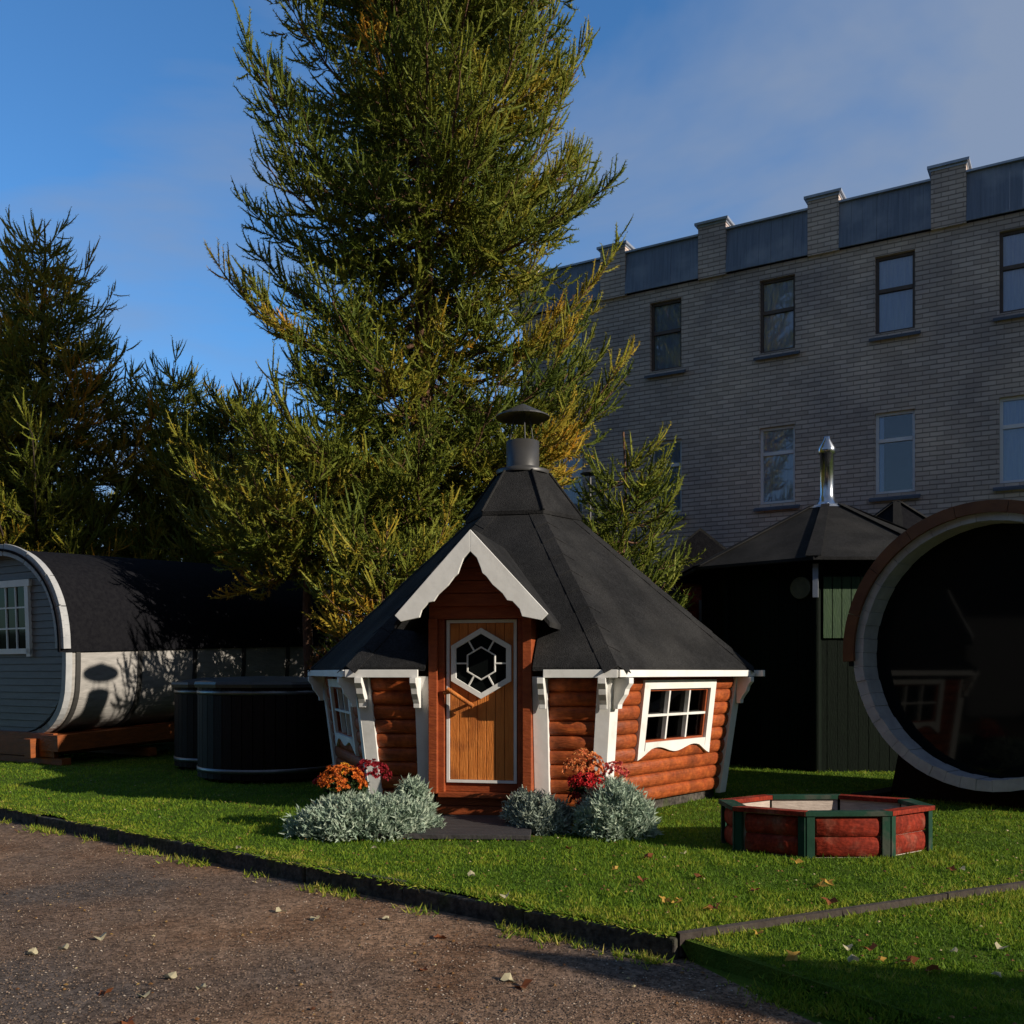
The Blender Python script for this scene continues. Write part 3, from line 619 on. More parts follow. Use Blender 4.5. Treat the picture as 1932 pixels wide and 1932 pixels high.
# ------------------------------------------------------------------ sandbox
SB=empty('sandbox',(2.42,7.60,0),R(2),'eight-sided empty sandbox of red logs with green posts and rim','sandbox')
n=8; RS=.79; aS=PI/8; ap=RS*cos(aS); sd=RS*sin(aS); h=.29
SB.scale=(1,.66,1.16)
for k in range(8):
    b=MB(); b.M=Matrix.Rotation(R(45*k),4,'Z')
    for z0,z1 in ((.0,.134),(.127,.258)):
        m=7; vs=[];fs=[]; secs=[(-sd+.06,.3),(-sd+.075,1),(sd-.085,1),(sd-.065,.8),(sd-.055,.3)]
        for t,sc in secs:
            for i in range(m):
                a=-PI/2+PI*i/(m-1); vs.append((t,-(ap-.03+.045*sc*max(cos(a),0)**.7),(z0+z1)/2+.064*sin(a)))
        for j in range(len(secs)-1):
            for i in range(m-1): fs.append((j*m+i,(j+1)*m+i,(j+1)*m+i+1,j*m+i+1))
        b.add(vs,fs,True)
    b.build('log_panel','redpaint',SB)
    b=MB(); b.M=Matrix.Rotation(R(45*k),4,'Z'); b.box(-sd+.03,sd-.03,-ap+.025,-ap+.045,-.02,.262); b.build('inner_plank','rawplank',SB)
    b=MB(); b.M=Matrix.Rotation(R(45*k),4,'Z'); b.box(sd-.055,sd+.004,-ap-.03,-ap+.0,-.02,.262); b.M=Matrix.Rotation(R(45*(k+1)),4,'Z'); b.box(-sd-.004,-sd+.055,-ap-.029,-ap+.0,-.02,.262)
    b.build('post','greenpaint',SB,.003)
    b=MB(); b.M=Matrix.Rotation(R(45*k),4,'Z'); T=math.tan(aS); o0,o1=ap+.045,ap-.075
    b.poly([(-o0*T+.002,-o0,.264),(o0*T-.002,-o0,.264),(o1*T-.002,-o1,.264),(-o1*T+.002,-o1,.264)],(0,0,.03)); b.build('rim_board','greenpaint' if k%2==0 else 'redpaint',SB,.003)
b=MB(); b.rings([(.73,.03),(0,.03)],8,aS); b.build('sand','sand',SB)
# ------------------------------------------------------------------ plants
def noise3(p,s,seed=0):
    q=p*s+seed; return (np.sin(q[:,0]*1.7+np.sin(q[:,1]*2.3+seed))+np.sin(q[:,1]*1.9+np.sin(q[:,2]*2.9))+np.sin(q[:,2]*2.1+np.sin(q[:,0]*1.3)))/3
def unit(v): return v/np.maximum(np.linalg.norm(v,axis=1,keepdims=True),1e-9)
def blades(P,D,ln,w):    # triangles at P pointing D, length ln, width w
    n=len(P); r=rng.normal(size=(n,3)); s=unit(np.cross(D,r))*w[:,None]*.5
    return np.stack([P-s,P+s,P+D*ln[:,None]],1)
def needle_shoots(A,Dr,Ln,per=22,nl=.056,nw=.0165):
    n=len(A)
    def at(u):
        P=A+Dr*(u*Ln)[:,None] if hasattr(u,'__len__') else A+Dr*(u*Ln)[:,None]
        P=P.copy(); P[:,2]+=.40*Ln*u*u; return P
    # slender three-sided spindle that carries the needles
    s1=unit(np.cross(Dr,rng.normal(size=(n,3)))); s2=np.cross(Dr,s1); rr=rng.uniform(.010,.017,n)[:,None]
    ring=lambda P,k: [P+(s1*math.cos(q)+s2*math.sin(q))*rr*k for q in (0,2.1,4.2)]
    a=ring(at(.04),.7); b=ring(at(.45),1.15); c=ring(at(.8),.8); t=at(1.0); T=[]
    for p,q in ((a,b),(b,c)):
        for k in range(3): k2=(k+1)%3; T.append(np.stack([p[k],p[k2],q[k2]],1)); T.append(np.stack([p[k],q[k2],q[k]],1))
    for k in range(3): T.append(np.stack([c[k],c[(k+1)%3],t],1))
    core=np.concatenate(T)                       # 15 per shoot
    u=np.tile(np.linspace(.06,.98,per),n); A_=np.repeat(A,per,0); D_=np.repeat(Dr,per,0); L_=np.repeat(Ln,per)
    P=A_+D_*(u*L_)[:,None]; P[:,2]+=.40*L_*u*u
    d=D_.copy(); d[:,2]+=.8*u; d=unit(d)
    r=unit(np.cross(d,rng.normal(size=(n*per,3)))); D=unit(d*.62+r*.9)
    ln=nl*(1.15-.4*u)*rng.uniform(.7,1.3,n*per); w=np.full(n*per,nw)*rng.uniform(.8,1.3,n*per)
    return core,blades(P,D,ln,w)
larchm=leafmat('larch_needles',[(0,(.048,.080,.014)),(.35,(.105,.14,.020)),(.6,(.22,.235,.03)),(.8,(.42,.30,.035)),(1,(.72,.30,.03))])
def larch(name,x,y,z0,ztop,prof,label,trunk_r=.2,step=.3,per=16,dens=1.0,bias=0,orange=(),barkm='bark',group=None,nb=(6,8),seed=1,shade=None,azbias=None,lean=(0,0)):
    global rng
    rng=np.random.default_rng(seed); rd=random.Random(seed)
    e=empty(name,(x,y,0),0,label,'tree',group)
    tb=MB(); zz=[-.1]+list(np.linspace(.3,ztop,14)); tb.tube([(lean[0]*max(z/ztop,0)**1.5+.03*sin(z*2),lean[1]*z/ztop,z) for z in zz],[max(.015,trunk_r*(1-z/ztop)**.8*(1.25 if z<.2 else 1)) for z in zz],10)
    tb.build('trunk',barkm,e)
    lb=MB(); SA=[];SD=[];SL=[];ST=[]
    z=z0; az=0
    while z<ztop-.15:
        for q in range(rd.randint(*nb)):
            az+=137.5+rd.uniform(-25,25); a=R(az); Lb=prof(z,a)*rd.choice((.45,.7,.9,1.0,1.12))
            if Lb<.25: continue
            bx=lean[0]*(z/ztop)**1.5
            u=np.linspace(0,1,8); rise=rd.uniform(-.30,.08)+.42*(z/ztop-.42); tip=rd.uniform(.10,.45)
            pts=np.stack([bx+sin(a)*Lb*u,-cos(a)*Lb*u,z+Lb*(rise*u-.18*np.sin(PI*u)*(1 if z<ztop*.6 else .4)+tip*u**3)],1)
            pts[:,:2]+=np.cumsum(np.array([[rd.uniform(-.04,.04),rd.uniform(-.04,.04)] for _ in u]),0)*Lb*.35
            r0=.012+.013*Lb; lb.tube([tuple(p) for p in pts],[r0*(1-.85*t) for t in u],4,cap=False)
            nsec=max(3,int(Lb/.19*dens)); btint=rd.gauss(0,.09)+bias
            for j in range(nsec):
                t=.16+.84*(j+rd.random())/nsec; i0=min(6,int(t*7)); fr=t*7-i0; P=pts[i0]*(1-fr)+pts[i0+1]*fr
                d=pts[i0+1]-pts[i0]; d/=np.linalg.norm(d); side=1 if j%2 else -1
                lat=np.array((d[1],-d[0],0))*side; l2=min(1.25,(.42+.42*Lb*(1-t)))*rd.uniform(.6,1.15)
                dd=d*.65+lat*.8*(1-.5*t)+np.array((0,0,rd.uniform(-.45,.15)+.60*max(0,t-.45))); dd/=np.linalg.norm(dd)
                end=P+dd*l2+np.array((0,0,.15*l2*rd.uniform(-.6,1)))
                lb.tube([tuple(P),tuple((P+end)/2-np.array((0,0,.04*l2))),tuple(end)],[.009,.007,.003],3,cap=False)
                m=max(5,int(l2/.056*dens))
                for g in range(m):
                    s=(g+rd.random()*.8)/m; B=P+(end-P)*s-np.array((0,0,.16*l2*s*(1-s)))
                    sgn=1 if g%2 else -1; pl=np.array((dd[1],-dd[0],0))*sgn; sd_=pl*.55+dd*.75+np.array([rd.gauss(0,.22),rd.gauss(0,.22),rd.gauss(.12,.42)])
                    SA.append(B); SD.append(sd_/np.linalg.norm(sd_)); SL.append(rd.uniform(.22,.42)*(1.1 if s>.8 else 1)*(1.15-.4*s)); ST.append(btint+.10*t+rd.gauss(0,.06))
        z+=step*rd.uniform(.8,1.2)
    SA=np.array(SA);SD=np.array(SD);SL=np.array(SL);ST=np.array(ST)
    ST=ST+.40+.14*noise3(SA,1.1,seed)
    for (ox,oy,oz,orr,amt) in orange:
        dist=np.linalg.norm((SA-np.array((ox,oy,oz)))/np.array(orr),axis=1); ST=np.where(dist<1,np.maximum(ST,amt+rng.normal(0,.06,len(ST))),ST)
    K,V=needle_shoots(SA,SD,SL,per)
    T=np.concatenate([np.tile(ST-.05,15),np.repeat(ST,per)])+rng.normal(0,.03,len(V)+len(K)); V=np.concatenate([K,V])
    tris_obj('crown',V,np.clip(T,0,1),larchm,e); lb.build('limb',barkm,e)
    print(name,len(SA),'shoots',len(V))
    return e
def main_prof(z,a):
    s=sin(a); f=cos(a)   # s=+1 right, f=+1 towards the camera
    b=np.interp(z,[2.2,3.2,4.2,6,7.5,9,12.5,15,17.5,18.6],[.9,1.6,2.2,2.75,2.7,2.7,2.5,2.1,1.1,.2])
    if s>.3 and 7.2<z<8.6: b*=.62
    if s>.45 and 5.2<z<6.9: b*=1.12
    if s<-.3 and 5.0<z<7.4: b*=1.12
    if -.6<s<.15 and 5.9<z<9.2: b*=(.35 if rng.random()<.55 else .8)
    if s<-.6 and 6.6<z<8.8: b*=(.5 if rng.random()<.3 else 1.0)
    if 3.6<z<5.0 and abs(s)>.2 and f>0 and rng.random()<.4: b*=.4
    return b
D2=lambda px,py,Y:((px-966)/1850*Y,Y,H+(1268-py)/1850*Y)
def rel(px,py,Y,c): q=D2(px,py,Y); return (q[0]-c[0],q[1]-c[1],q[2])
c0=(-1.44,16.0)
larch('larch_tree',c0[0],c0[1],2.6,18.6,main_prof,'tallest larch, green and gold, rising behind the big hut and out of frame',.23,.30,24,1.0,.05,
      orange=[(*rel(690,60,14.2,c0),(.28,1.2,.5),.9),(*rel(1180,590,15.5,c0),(.45,1.3,.45),.78),(*rel(1070,860,15,c0),(.5,1.3,.55),.8),(*rel(510,615,14.5,c0),(.3,.9,.25),.85),(*rel(1050,640,14.5,c0),(.35,.8,.3),.78),(*rel(980,350,13.8,c0),(.4,1,.6),.62),(*rel(760,740,14.5,c0),(.35,1,.4),.66)],seed=11)
def cone(h0,h1,r): return lambda z,a: r*np.interp(z,[h0,h0+(h1-h0)*.15,h0+(h1-h0)*.5,h0+(h1-h0)*.8,h1],[.8,1,.78,.40,.08])*(1+.22*sin(3*a+z*1.7))
c9=(-1.75,13.6)
larch('larch_tree',c9[0],c9[1],1.5,3.35,lambda z,a:np.interp(z,[1.4,2.0,2.8,3.3],[.6,.85,.75,.2]),'small larch with rusty lower twigs squeezed between the big hut roof and the hot tubs',.06,.17,20,1.0,.05,orange=[(*rel(640,1180,13.2,c9),(.6,1,.35),.82)],seed=28,nb=(4,6))
# left tree group
c1=(-9.55,20.0); zt=D2(85,440,20)[2]
larch('larch_tree',c1[0],c1[1],2.6,zt,cone(1.2,zt,2.7),'larch with gold pointed top standing at the left edge behind the grey barrel cabin',.17,.30,16,1.0,.20,orange=[(*rel(105,520,20,c1),(.7,1.2,1.1),.74)],barkm='barkdark',seed=21)
c2=(-7.6,22.0); zt=D2(300,695,22)[2]
larch('larch_tree',c2[0],c2[1],1.2,zt,cone(1,zt,2.8),'shorter dark larch with twin tips between the gold-topped and tallest larches',.13,.30,16,1.0,.08,barkm='barkdark',seed=22)
c3=(-11.4,21.5); zt=D2(-20,600,21.5)[2]
larch('larch_tree',c3[0],c3[1],1.0,zt,cone(.9,zt,2.4),'dark larch cut off by the left edge, behind the gold-topped larch',.13,.33,16,1.0,.04,barkm='barkdark',seed=23)
c4=(-3.15,15.2); zt=5.1
larch('larch_tree',c4[0],c4[1],3.05,zt,lambda z,a:np.interp(z,[2.9,3.3,4.0,4.8,5.1],[1.3,1.6,1.55,.95,.3])*(1.0 if sin(a)<0 else 1),'low bushy yellow-green larch hanging over the barrel cabin roof',.11,.26,22,.95,.10,orange=[(*rel(560,1080,14.6,c4),(.5,1,.2),.66)],seed=24)
c5=(-5.9,20.6); zt=D2(395,745,20.6)[2]
larch('larch_tree',c5[0],c5[1],1.0,zt,cone(.8,zt,2.7),'lower larch filling the gap behind the middle of the barrel cabin',.1,.3,16,1.0,.12,barkm='barkdark',seed=25)
c6=(1.58,13.9); zt=D2(1195,815,13.9)[2]
larch('larch_tree',c6[0],c6[1],1.0,zt,lambda z,a:np.interp(z,[.8,1.8,2.9,4.0,zt],[.5,.62,.58,.34,.06])*(1.05 if sin(a)>0 else .8),'slim young larch growing right beside the big hut roof',.06,.2,22,.95,.03,seed=26,nb=(4,6))
c8=(-13.0,26.0); 
larch('larch_tree',c8[0],c8[1],1.0,7.5,cone(.8,7.5,2.6),'broad dark larch far behind the left edge of the cabin',.12,.36,12,.8,-.1,barkm='barkdark',seed=27)
# ---- shrubs
rng=np.random.default_rng(3)
def shrub(name,x,y,rx,ry,rz,n,stops,label,cat,ln=.05,w=.016,cz=0,up=.5,flowers=None,trans=.2,lobes=5,seed=1,stalk=True):
    g=np.random.default_rng(seed); e=empty(name,(x,y,0),0,label,cat)
    # several lobes
    L_=[(0,0,0,1.0)]+[(g.uniform(-.5,.5)*rx,g.uniform(-.5,.5)*ry,g.uniform(-.1,.32)*rz,g.uniform(.32,.68)) for _ in range(lobes)]; L_[0]=(0,0,0,.82)
    PP=[];DD=[];TT=[]
    for lx,ly,lz,sc in L_:
        m=int(n*sc*sc/ sum(l[3]**2 for l in L_)); d=unit(g.normal(size=(m,3))); d[:,2]=np.abs(d[:,2]); rr=g.uniform(.45,1,m)**.35*(1+.12*np.sin(d[:,0]*9+lx*30)*np.sin(d[:,1]*8))
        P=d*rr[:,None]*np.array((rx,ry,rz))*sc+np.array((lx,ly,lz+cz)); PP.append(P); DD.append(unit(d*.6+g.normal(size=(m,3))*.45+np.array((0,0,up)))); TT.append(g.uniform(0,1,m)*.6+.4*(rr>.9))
    P=np.concatenate(PP);D=np.concatenate(DD);T=np.concatenate(TT); m=len(P)
    # frilly sprigs: 4 leaflets per point
    V=[];TI=[]
    for q in range(4):
        d=unit(D+g.normal(size=(m,3))*.55); V.append(blades(P+D*(ln*.35*q),d,ln*g.uniform(.6,1.2,m),np.full(m,w))); TI.append(np.clip(T+g.normal(0,.1,m),0,1))
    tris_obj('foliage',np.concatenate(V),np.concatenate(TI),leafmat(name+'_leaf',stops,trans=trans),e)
    if stalk:
        b=MB()
        for i in range(14):
            a=g.uniform(0,2*PI); r=g.uniform(.2,.8); b.tube([(.02*cos(a),.02*sin(a),-.01),(rx*r*.5*cos(a),ry*r*.5*sin(a),rz*.45+cz*.5),(rx*r*.85*cos(a),ry*r*.85*sin(a),(rz*.8+cz))],[.008,.006,.003],4,cap=False)
        b.build('stem','barkdark',e)
    return e
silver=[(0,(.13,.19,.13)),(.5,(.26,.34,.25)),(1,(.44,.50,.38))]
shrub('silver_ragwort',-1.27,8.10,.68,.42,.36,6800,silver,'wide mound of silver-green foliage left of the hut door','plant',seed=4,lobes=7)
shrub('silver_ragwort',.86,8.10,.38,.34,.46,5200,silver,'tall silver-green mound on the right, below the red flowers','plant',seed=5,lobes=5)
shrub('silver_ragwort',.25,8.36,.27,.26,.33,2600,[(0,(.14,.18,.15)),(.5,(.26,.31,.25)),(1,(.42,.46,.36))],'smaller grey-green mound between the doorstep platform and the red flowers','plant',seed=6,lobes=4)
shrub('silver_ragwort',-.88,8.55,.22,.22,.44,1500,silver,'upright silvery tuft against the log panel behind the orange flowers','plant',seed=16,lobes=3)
def flowers(x,y,rx,ry,z0,rz,n,cols,label,seed,px=.026):
    g=np.random.default_rng(seed); e=empty('flowering_plant',(x,y,0),0,label,'flowers')
    m=900; d=unit(g.normal(size=(m,3))); d[:,2]=np.abs(d[:,2]); P=d*np.array((rx,ry,rz))*.9*(g.uniform(.3,1,m)**.4)[:,None]; P[:,2]+=z0-.03
    lo=P.copy(); 
    V=np.concatenate([blades(P,unit(g.normal(size=(m,3))+np.array((0,0,.5))),np.full(m,.05),np.full(m,.025)) for _ in range(3)])
    tris_obj('leaves',V,g.uniform(0,1,len(V)),leafmat('flower_leaf',[(0,(.02,.04,.012)),(1,(.05,.08,.02))]),e)
    b=MB()
    for i in range(12):
        a=g.uniform(0,2*PI); r=g.uniform(.1,.9); b.tube([(.03*cos(a),.03*sin(a),0),(rx*r*cos(a),ry*r*sin(a),z0+rz*.5)],[.006,.004],4,cap=False)
    b.build('stem','barkdark',e)
    for ci,(c1,c2,cx,cy,cz_,sx,sz,k) in enumerate(cols):
        d=unit(g.normal(size=(k,3))); d[:,2]=np.abs(d[:,2])*.9+.05; d=unit(d); C=d*np.array((sx,ry,sz))+np.array((cx,cy,cz_))+g.normal(size=(k,3))*.012
        Vs=[];Ts=[]
        for q in range(9):
            a=2*PI*q/9; r=unit(np.cross(d,np.array((.3,.2,1.))+0*d)); s_=np.cross(d,r); dd=unit(r*cos(a)+s_*sin(a)+d*.35)
            Vs.append(blades(C,dd,np.full(k,px)*g.uniform(.8,1.25,k),np.full(k,px*.75))); Ts.append(np.clip(g.normal(.5,.25,k),0,1))
        tris_obj('blossom',np.concatenate(Vs),np.concatenate(Ts),leafmat('blossom_petal',[(0,c1),(1,c2)],trans=.25),e)
    return e
flowers(-1.42,8.42,.20,.16,.36,.16,0,[((.42,.07,.015),(.75,.22,.03),-.02,-.10,.38,.20,.17,190),((.75,.32,.03),(.8,.42,.05),-.02,0,.50,.05,.05,14),((.16,.005,.01),(.32,.02,.03),.20,.05,.44,.17,.14,110),((.30,.01,.015),(.5,.03,.04),-.24,.05,.38,.05,.07,16)],'orange and dark red chrysanthemums above silver foliage left of the door',31)
flowers(.66,8.42,.17,.15,.36,.18,0,[((.62,.12,.05),(.8,.36,.12),-.05,-.06,.50,.17,.18,130),((.42,.01,.015),(.7,.05,.05),-.03,-.16,.38,.15,.13,110),((.5,.03,.05),(.75,.2,.15),.22,-.02,.46,.10,.12,50),((.10,.004,.006),(.22,.01,.015),-.08,-.12,.24,.10,.10,40)],'pink-orange and crimson flowers on the right of the door',32)
shrub('spirea_bush',-2.45,14.1,.65,.5,1.25,2200,[(0,(.07,.035,.015)),(.5,(.16,.06,.02)),(.8,(.12,.11,.02)),(1,(.28,.10,.03))],'rusty autumn bush between the hut roof and the barrel cabin','bush',ln=.06,w=.022,cz=.75,seed=8)
# far left plastered house
hs=empty('house',(-22.5,40,0),R(8),'cream plastered house glimpsed through trees at the left edge','house')
b=MB(); b.box(-4,4,-3,3,-.2,6.6); b.poly([(-4,-3,6.6),(4,-3,6.6),(0,-3,9)],(0,6,0)); b.build('wall','plaster',hs)
b=MB()
for sg in (-1,1):
    q=[(0,-3.3,9.2),(sg*4.4,-3.3,6.5),(sg*4.4,3.3,6.5),(0,3.3,9.2)]; q=q[::-1] if sg>0 else q; b.poly(q,(0,0,-.15))
b.build('roof','tile',hs)
for x in (-2.4,0,2.4):
    for z in (1.2,4.2):
        b=MB(); b.box(x-.55,x+.55,-3.04,-3.003,z,z+1.4); w=b.build('window','pvc',hs); b=MB(); b.box(x-.47,x+.47,-3.06,-3.045,z+.08,z+1.32); b.build('pane','pane',w)
# unseen steep cabin added at the right, shaped to cast the road shadow
hA=4.4; dist=hA/math.tan(R(SEL)); sx,sy=sin(R(SAZ)),-cos(R(SAZ))
af=empty('a_frame_shadow_caster',(.30+sx*dist,5.02+sy*dist,0),math.atan2(sy,sx),'unseen steep A-frame cabin added at right of the camera to cast the road shadow','cabin')
b=MB()
b.poly([(0,-2.1,-.1),(0,2.1,-.1),(0,0,hA)],(5,0,0)); b.build('wall','darkbrown',af)
b=MB()
for sg in (-1,1):
    q=[(-.15,0,hA+.06),(-.15,sg*2.2,-.05),(5.15,sg*2.2,-.05),(5.15,0,hA+.06)]; q=q[::-1] if sg<0 else q; b.poly(q,(0,0,-.1))
b.build('roof','roof',af)
b=MB(); b.box(-.04,-.005,-.45,.45,0,2.0); b.build('door','door',af)
# unseen dark sheds added to block low sky and deepen the shade
for (cx_,cy_,lx,ly,h_,lab) in ((-9,-12,11,4,7.5,'unseen long dark shed added behind the camera to block sky light'),(-20.5,1.5,4.5,8,7.5,'unseen dark shed added at left of the camera to block sky light')):
    sh=empty('sky_blocker_shed',(cx_,cy_,0),0,lab,'shed')
    b=MB(); b.box(-lx,lx,-ly,ly,-.2,h_)
    if lx>ly: b.poly([(-lx,-ly,h_),(-lx,ly,h_),(-lx,0,h_+2)],(2*lx,0,0))
    else: b.poly([(-lx,-ly,h_),(lx,-ly,h_),(0,-ly,h_+2)],(0,2*ly,0))
    b.build('wall','darkbrown',sh)
    b=MB()
    for sg in (-1,1):
        if lx>ly: q=[(-lx-.3,0,h_+2.15),(-lx-.3,sg*(ly+.4),h_-.05),(lx+.3,sg*(ly+.4),h_-.05),(lx+.3,0,h_+2.15)]
        else: q=[(0,-ly-.3,h_+2.15),(sg*(lx+.4),-ly-.3,h_-.05),(sg*(lx+.4),ly+.3,h_-.05),(0,ly+.3,h_+2.15)]
        b.poly(q,(0,0,-.12))
    b.build('roof','roofblack',sh)
    b=MB(); b.box(-1.5,1.5,ly+.01,ly+.08,0,3) if lx>ly else b.box(lx+.01,lx+.08,-1.5,1.5,0,3); b.build('door','greywood',sh)
# ------------------------------------------------------------------ grass, litter
rng=np.random.default_rng(5)
def side_k(P): return (P-kA)@kN       # >0 lawn side of kerb
def side_e(P): n=np.array((-eD[1],eD[0])); return (P-kA)@n
def grass_pts(N,y0,y1):
    Y=y0*(y1/y0)**rng.random(N); X=(rng.random(N)*2-1)*.62*Y; P=np.stack([X,Y],1); return P
def ground_z(P):
    k=side_k(P); e=side_e(P); dc=P-kA; tb=rb-bnd; tn=np.array((tb[1],-tb[0])); tn=tn/np.linalg.norm(tn)
    if tn[0]<0: tn=-tn
    dr_=(P-bnd)@tn; right=(dr_+.07*np.sin(P[:,1]*9)+.06*np.sin(P[:,0]*23+P[:,1]*17)+rng.normal(0,.05,len(P)))>.06
    z=np.full(len(P),np.nan); lawn=(k>-.045)&(e>.02); z[lawn]=0; side=(~lawn)&right&(e<-.03); L_=np.hypot(*(rb-bnd)); t_=np.clip(((P-bnd)@((rb-bnd)/L_))/L_,0,4); f_=np.clip(dr_/(.06+.49*np.minimum(t_,1)),0,1); z[side]=(-.131+.096*f_)[side]; return z
N_=420000; P=grass_pts(N_,3.6,17); z=ground_z(P); ok=~np.isnan(z)
hc=P-np.array((HX,HY)); ok&=~(np.hypot(hc[:,0],hc[:,1])<1.9)
d=P-np.array((-.55,8.35)); ok&=~((np.abs(d[:,0])<.8)&(d[:,1]>-.5)&(d[:,1]<.9))
d=P-np.array((2.42,7.6)); ok&=~(np.hypot(d[:,0],d[:,1]*1.5)<.74)
P=P[ok]; z=z[ok]; n=len(P); P3=np.column_stack([P,z-.004])
pat=noise3(P3,2.2,2)+.7*noise3(P3,7,5)+.7*noise3(P3,17,9); k=side_k(P)
D=unit(np.column_stack([rng.normal(0,.6,n),rng.normal(0,.6,n),np.full(n,1.)])); ln=(.023+.010*pat+rng.exponential(.008,n)).clip(.010,.075); ln*=np.where(k<.25,.85,1)
V=blades(P3,D,ln,rng.uniform(.006,.011,n)*(1+P[:,1]*.04))
ke=np.minimum(np.where(side_k(P)>0,side_k(P),9),np.abs(side_e(P))); dry=np.exp(-ke/.18)*.35
T=np.clip(.37+.22*pat+rng.normal(0,.15,n)+dry,0,1)
gm_=leafmat('grass_blade',[(0,(.07,.145,.012)),(.4,(.15,.25,.02)),(.7,(.30,.33,.03)),(1,(.50,.40,.11))],trans=.45)
go=tris_obj('grass',V,T,gm_); tag(go,'short autumn lawn grass around the huts','grass',kind='stuff')
n=16000; q_=rng.random(n)*19; P=kA+kD*q_[:,None]+kN*(rng.normal(.0,.035,n)-.015)[:,None]; keep=(np.sin(q_*2.7)+np.sin(q_*6.1+2)+rng.normal(0,.7,n))>-.5; P=P[keep]; n=len(P)
P3=np.column_stack([P,np.full(n,-.006)]); D=unit(np.column_stack([-kN[0]*.9+rng.normal(0,.5,n),-kN[1]*.9+rng.normal(0,.5,n),rng.uniform(-.25,.9,n)]))
tag(tris_obj('grass_fringe',blades(P3,D,rng.uniform(.015,.05,n),rng.uniform(.006,.011,n)),np.clip(rng.normal(.5,.25,n),0,1),gm_),'dry grass fringe hanging over the top of the dark kerb','grass',kind='stuff')
# weeds along the foot of the kerb
n=2600; s=rng.random(n)*17; cl_=np.sin(s*3.1)+np.sin(s*7.7+1)+rng.normal(0,.5,n); s=s[cl_>.3]; n=len(s)
P=kA+kD*s[:,None]-kN*(.10+np.abs(rng.normal(0,.07,n)))[:,None]; P3=np.column_stack([P,np.full(n,-.13)])
V=np.concatenate([blades(P3+rng.normal(0,.01,(n,3))*np.array((1,1,0)),unit(np.column_stack([rng.normal(0,.7,n),rng.normal(0,.7,n),np.ones(n)])),rng.uniform(.02,.07,n),rng.uniform(.006,.014,n)) for _ in range(3)])
tag(tris_obj('weeds',V,rng.uniform(.25,1,len(V)),gm_),'straggling weeds and dry grass along the foot of the kerb','weeds',kind='stuff')
# grit and crumbs on the road
def litter(name,P3,size,m,label,cat):
    n=len(P3); a=rng.random(n)*2*PI; s=size*rng.uniform(.5,1.6,n); q=[]
    for i in range(4):
        t=a+i*PI/2+rng.uniform(-.3,.3,n); q.append(P3+np.stack([np.cos(t)*s,np.sin(t)*s,rng.uniform(0,.35,n)*s],1))
    q.append(P3+np.stack([0*s,0*s,s*.8],1))
    V=np.concatenate([np.stack([q[i],q[(i+1)%4],q[4]],1) for i in range(4)]); T=np.tile(rng.random(n),4)
    return tag(tris_obj(name,V,T,m),label,cat,kind='stuff')
P=grass_pts(75000,3.2,13); kk=side_k(P); tb=rb-bnd; tn=np.array((tb[1],-tb[0])); tn=tn/np.linalg.norm(tn); tn=-tn if tn[0]<0 else tn
ok=(kk<-.1)&(((P-bnd)@tn)<0); P=P[ok]; litter('grit',np.column_stack([P,np.full(len(P),-.129)]),.0046,leafmat('grit_stone',[(0,(.06,.045,.035)),(.5,(.12,.08,.055)),(.9,(.24,.17,.12)),(1,(.40,.33,.26))],trans=0),'small stones and crumbs scattered on the road','gravel')
P=grass_pts(1500,3.4,13); kk=side_k(P); zz=ground_z(P); kp=(~np.isnan(zz))|(rng.random(len(P))<.6*np.exp(kk*1.0)+.25); P=P[kp]; kk=kk[kp]; zz=zz[kp]; zz=np.where(np.isnan(zz),-.125,zz+.025); hc=P-np.array((HX,HY)); ok=(np.hypot(hc[:,0],hc[:,1])>2.2)&(np.hypot(*(P-np.array((2.42,7.6))).T)>.95)&(np.abs(kk)>.12)
P=P[ok]; litter('leaf_litter',np.column_stack([P,zz[ok]]),.009,leafmat('small_leaf',[(0,(.10,.04,.02)),(.5,(.20,.10,.035)),(.85,(.34,.22,.07)),(1,(.5,.42,.25))],trans=.2),'tiny fallen leaves and bits scattered over grass and road','leaves')
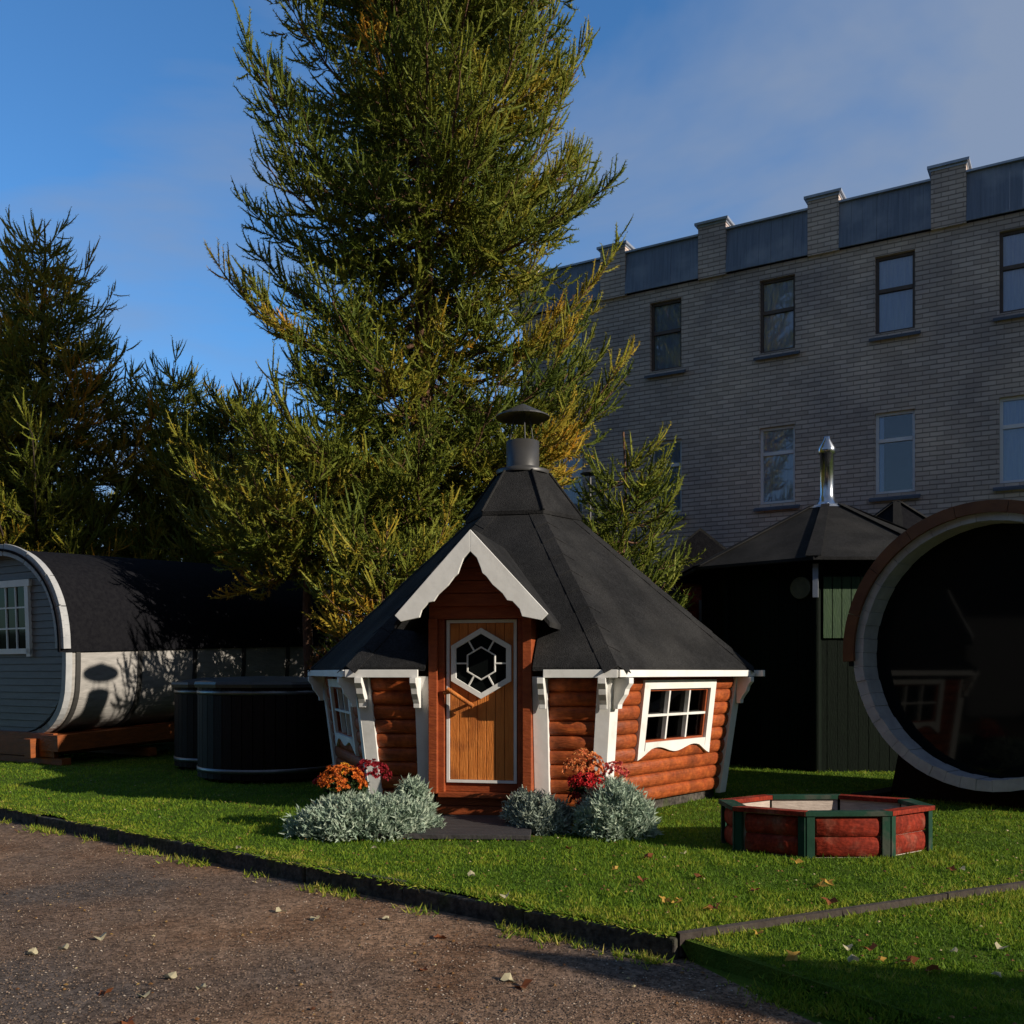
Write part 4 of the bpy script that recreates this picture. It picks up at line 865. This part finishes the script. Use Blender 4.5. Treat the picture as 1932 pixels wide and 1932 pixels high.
# larger single leaves
lms=[leafmat('leaf_gold',[(0,(.45,.26,.05)),(1,(.5,.3,.06))]),leafmat('leaf_brown',[(0,(.22,.075,.03)),(1,(.24,.08,.03))]),leafmat('leaf_pale',[(0,(.50,.44,.28)),(1,(.5,.44,.28))])]
protos=[]
for li,m in enumerate(lms):
    for v in range(2):
        pts=[];k_=10 if li<2 else 8
        for i in range(k_):
            a=2*PI*i/k_; r=(.055 if i%2==0 else .026) if li<2 else .04*(.6+.4*abs(cos(a))); r*=random.uniform(.85,1.15); pts.append((r*cos(a),r*sin(a),.010+.016*cos(2*a+v)))
        Vt=[]; 
        for i in range(k_): Vt.append([(0,0,.003),pts[i],pts[(i+1)%k_]])
        o=tris_obj('fallen_leaf',np.array(Vt),np.full(k_,.5),m); protos.append(o)
kn=['golden','brown','pale']; used=set()
spots=[(1255,1698,0),(1276,1703,0),(1282,1697,0),(1212,1660,1),(1222,1618,1),(1424,1680,1),(1562,1665,0),(1548,1672,0),(1565,1700,1),(1350,1712,1),(1335,1715,0),(1640,1790,1),(1715,1815,1),(1762,1830,1),(1660,1812,0),(1600,1788,2),(1610,1812,2),(1890,1788,2),(1800,1795,2),(1880,1840,2),(1795,1640,1),(1815,1640,2),(1430,1760,0),(1500,1805,0),
 (60,1800,2),(190,1770,2),(270,1880,2),(380,1865,2),(320,1845,2),(200,1875,1),(240,1930,1),(530,1720,2),(595,1735,2),(730,1735,2),(830,1770,1),(955,1690,2),(450,1600,2),(960,1850,2),(985,1862,1),(800,1830,1),(120,1790,2),(705,1600,2),(890,1652,2),(1075,1600,1),(1490,1590,1),(1600,1612,1),(1290,1610,2),(1160,1640,0),(1500,1625,0),(1320,1655,1)]
for i,(px,py,kd) in enumerate(spots):
    zg=0
    for zg in (0.022,-.015,-.126):
        Y=1850*(H-zg)/(py-1268); q=np.array([[ (px-966)/1850*Y,Y]]); gz=ground_z(q)[0]
        if (zg>0 and gz==0) or (zg==-.015 and gz<-.01) or zg==-.126: break
    pi_=kd*2+i%2
    o=protos[pi_] if pi_ not in used else protos[pi_].copy()
    if pi_ in used: COL.objects.link(o)
    used.add(pi_); o.location=(q[0][0],q[0][1],zg); o.rotation_euler=(random.uniform(-.35,.35),random.uniform(-.35,.35),random.uniform(0,6)); sc=random.uniform(.6,1.05); o.scale=(sc,sc,sc)
    where='road in front of the kerb' if zg==-.126 else ('lawn near the hut' if zg>0 else 'side lawn beyond the thin edging')
    tag(o,'%s fallen leaf lying on the %s'%(kn[kd],where),'leaf','%s fallen leaves on the %s'%(kn[kd],where))
for i,o in enumerate(protos):
    if i not in used: bpy.data.objects.remove(o)
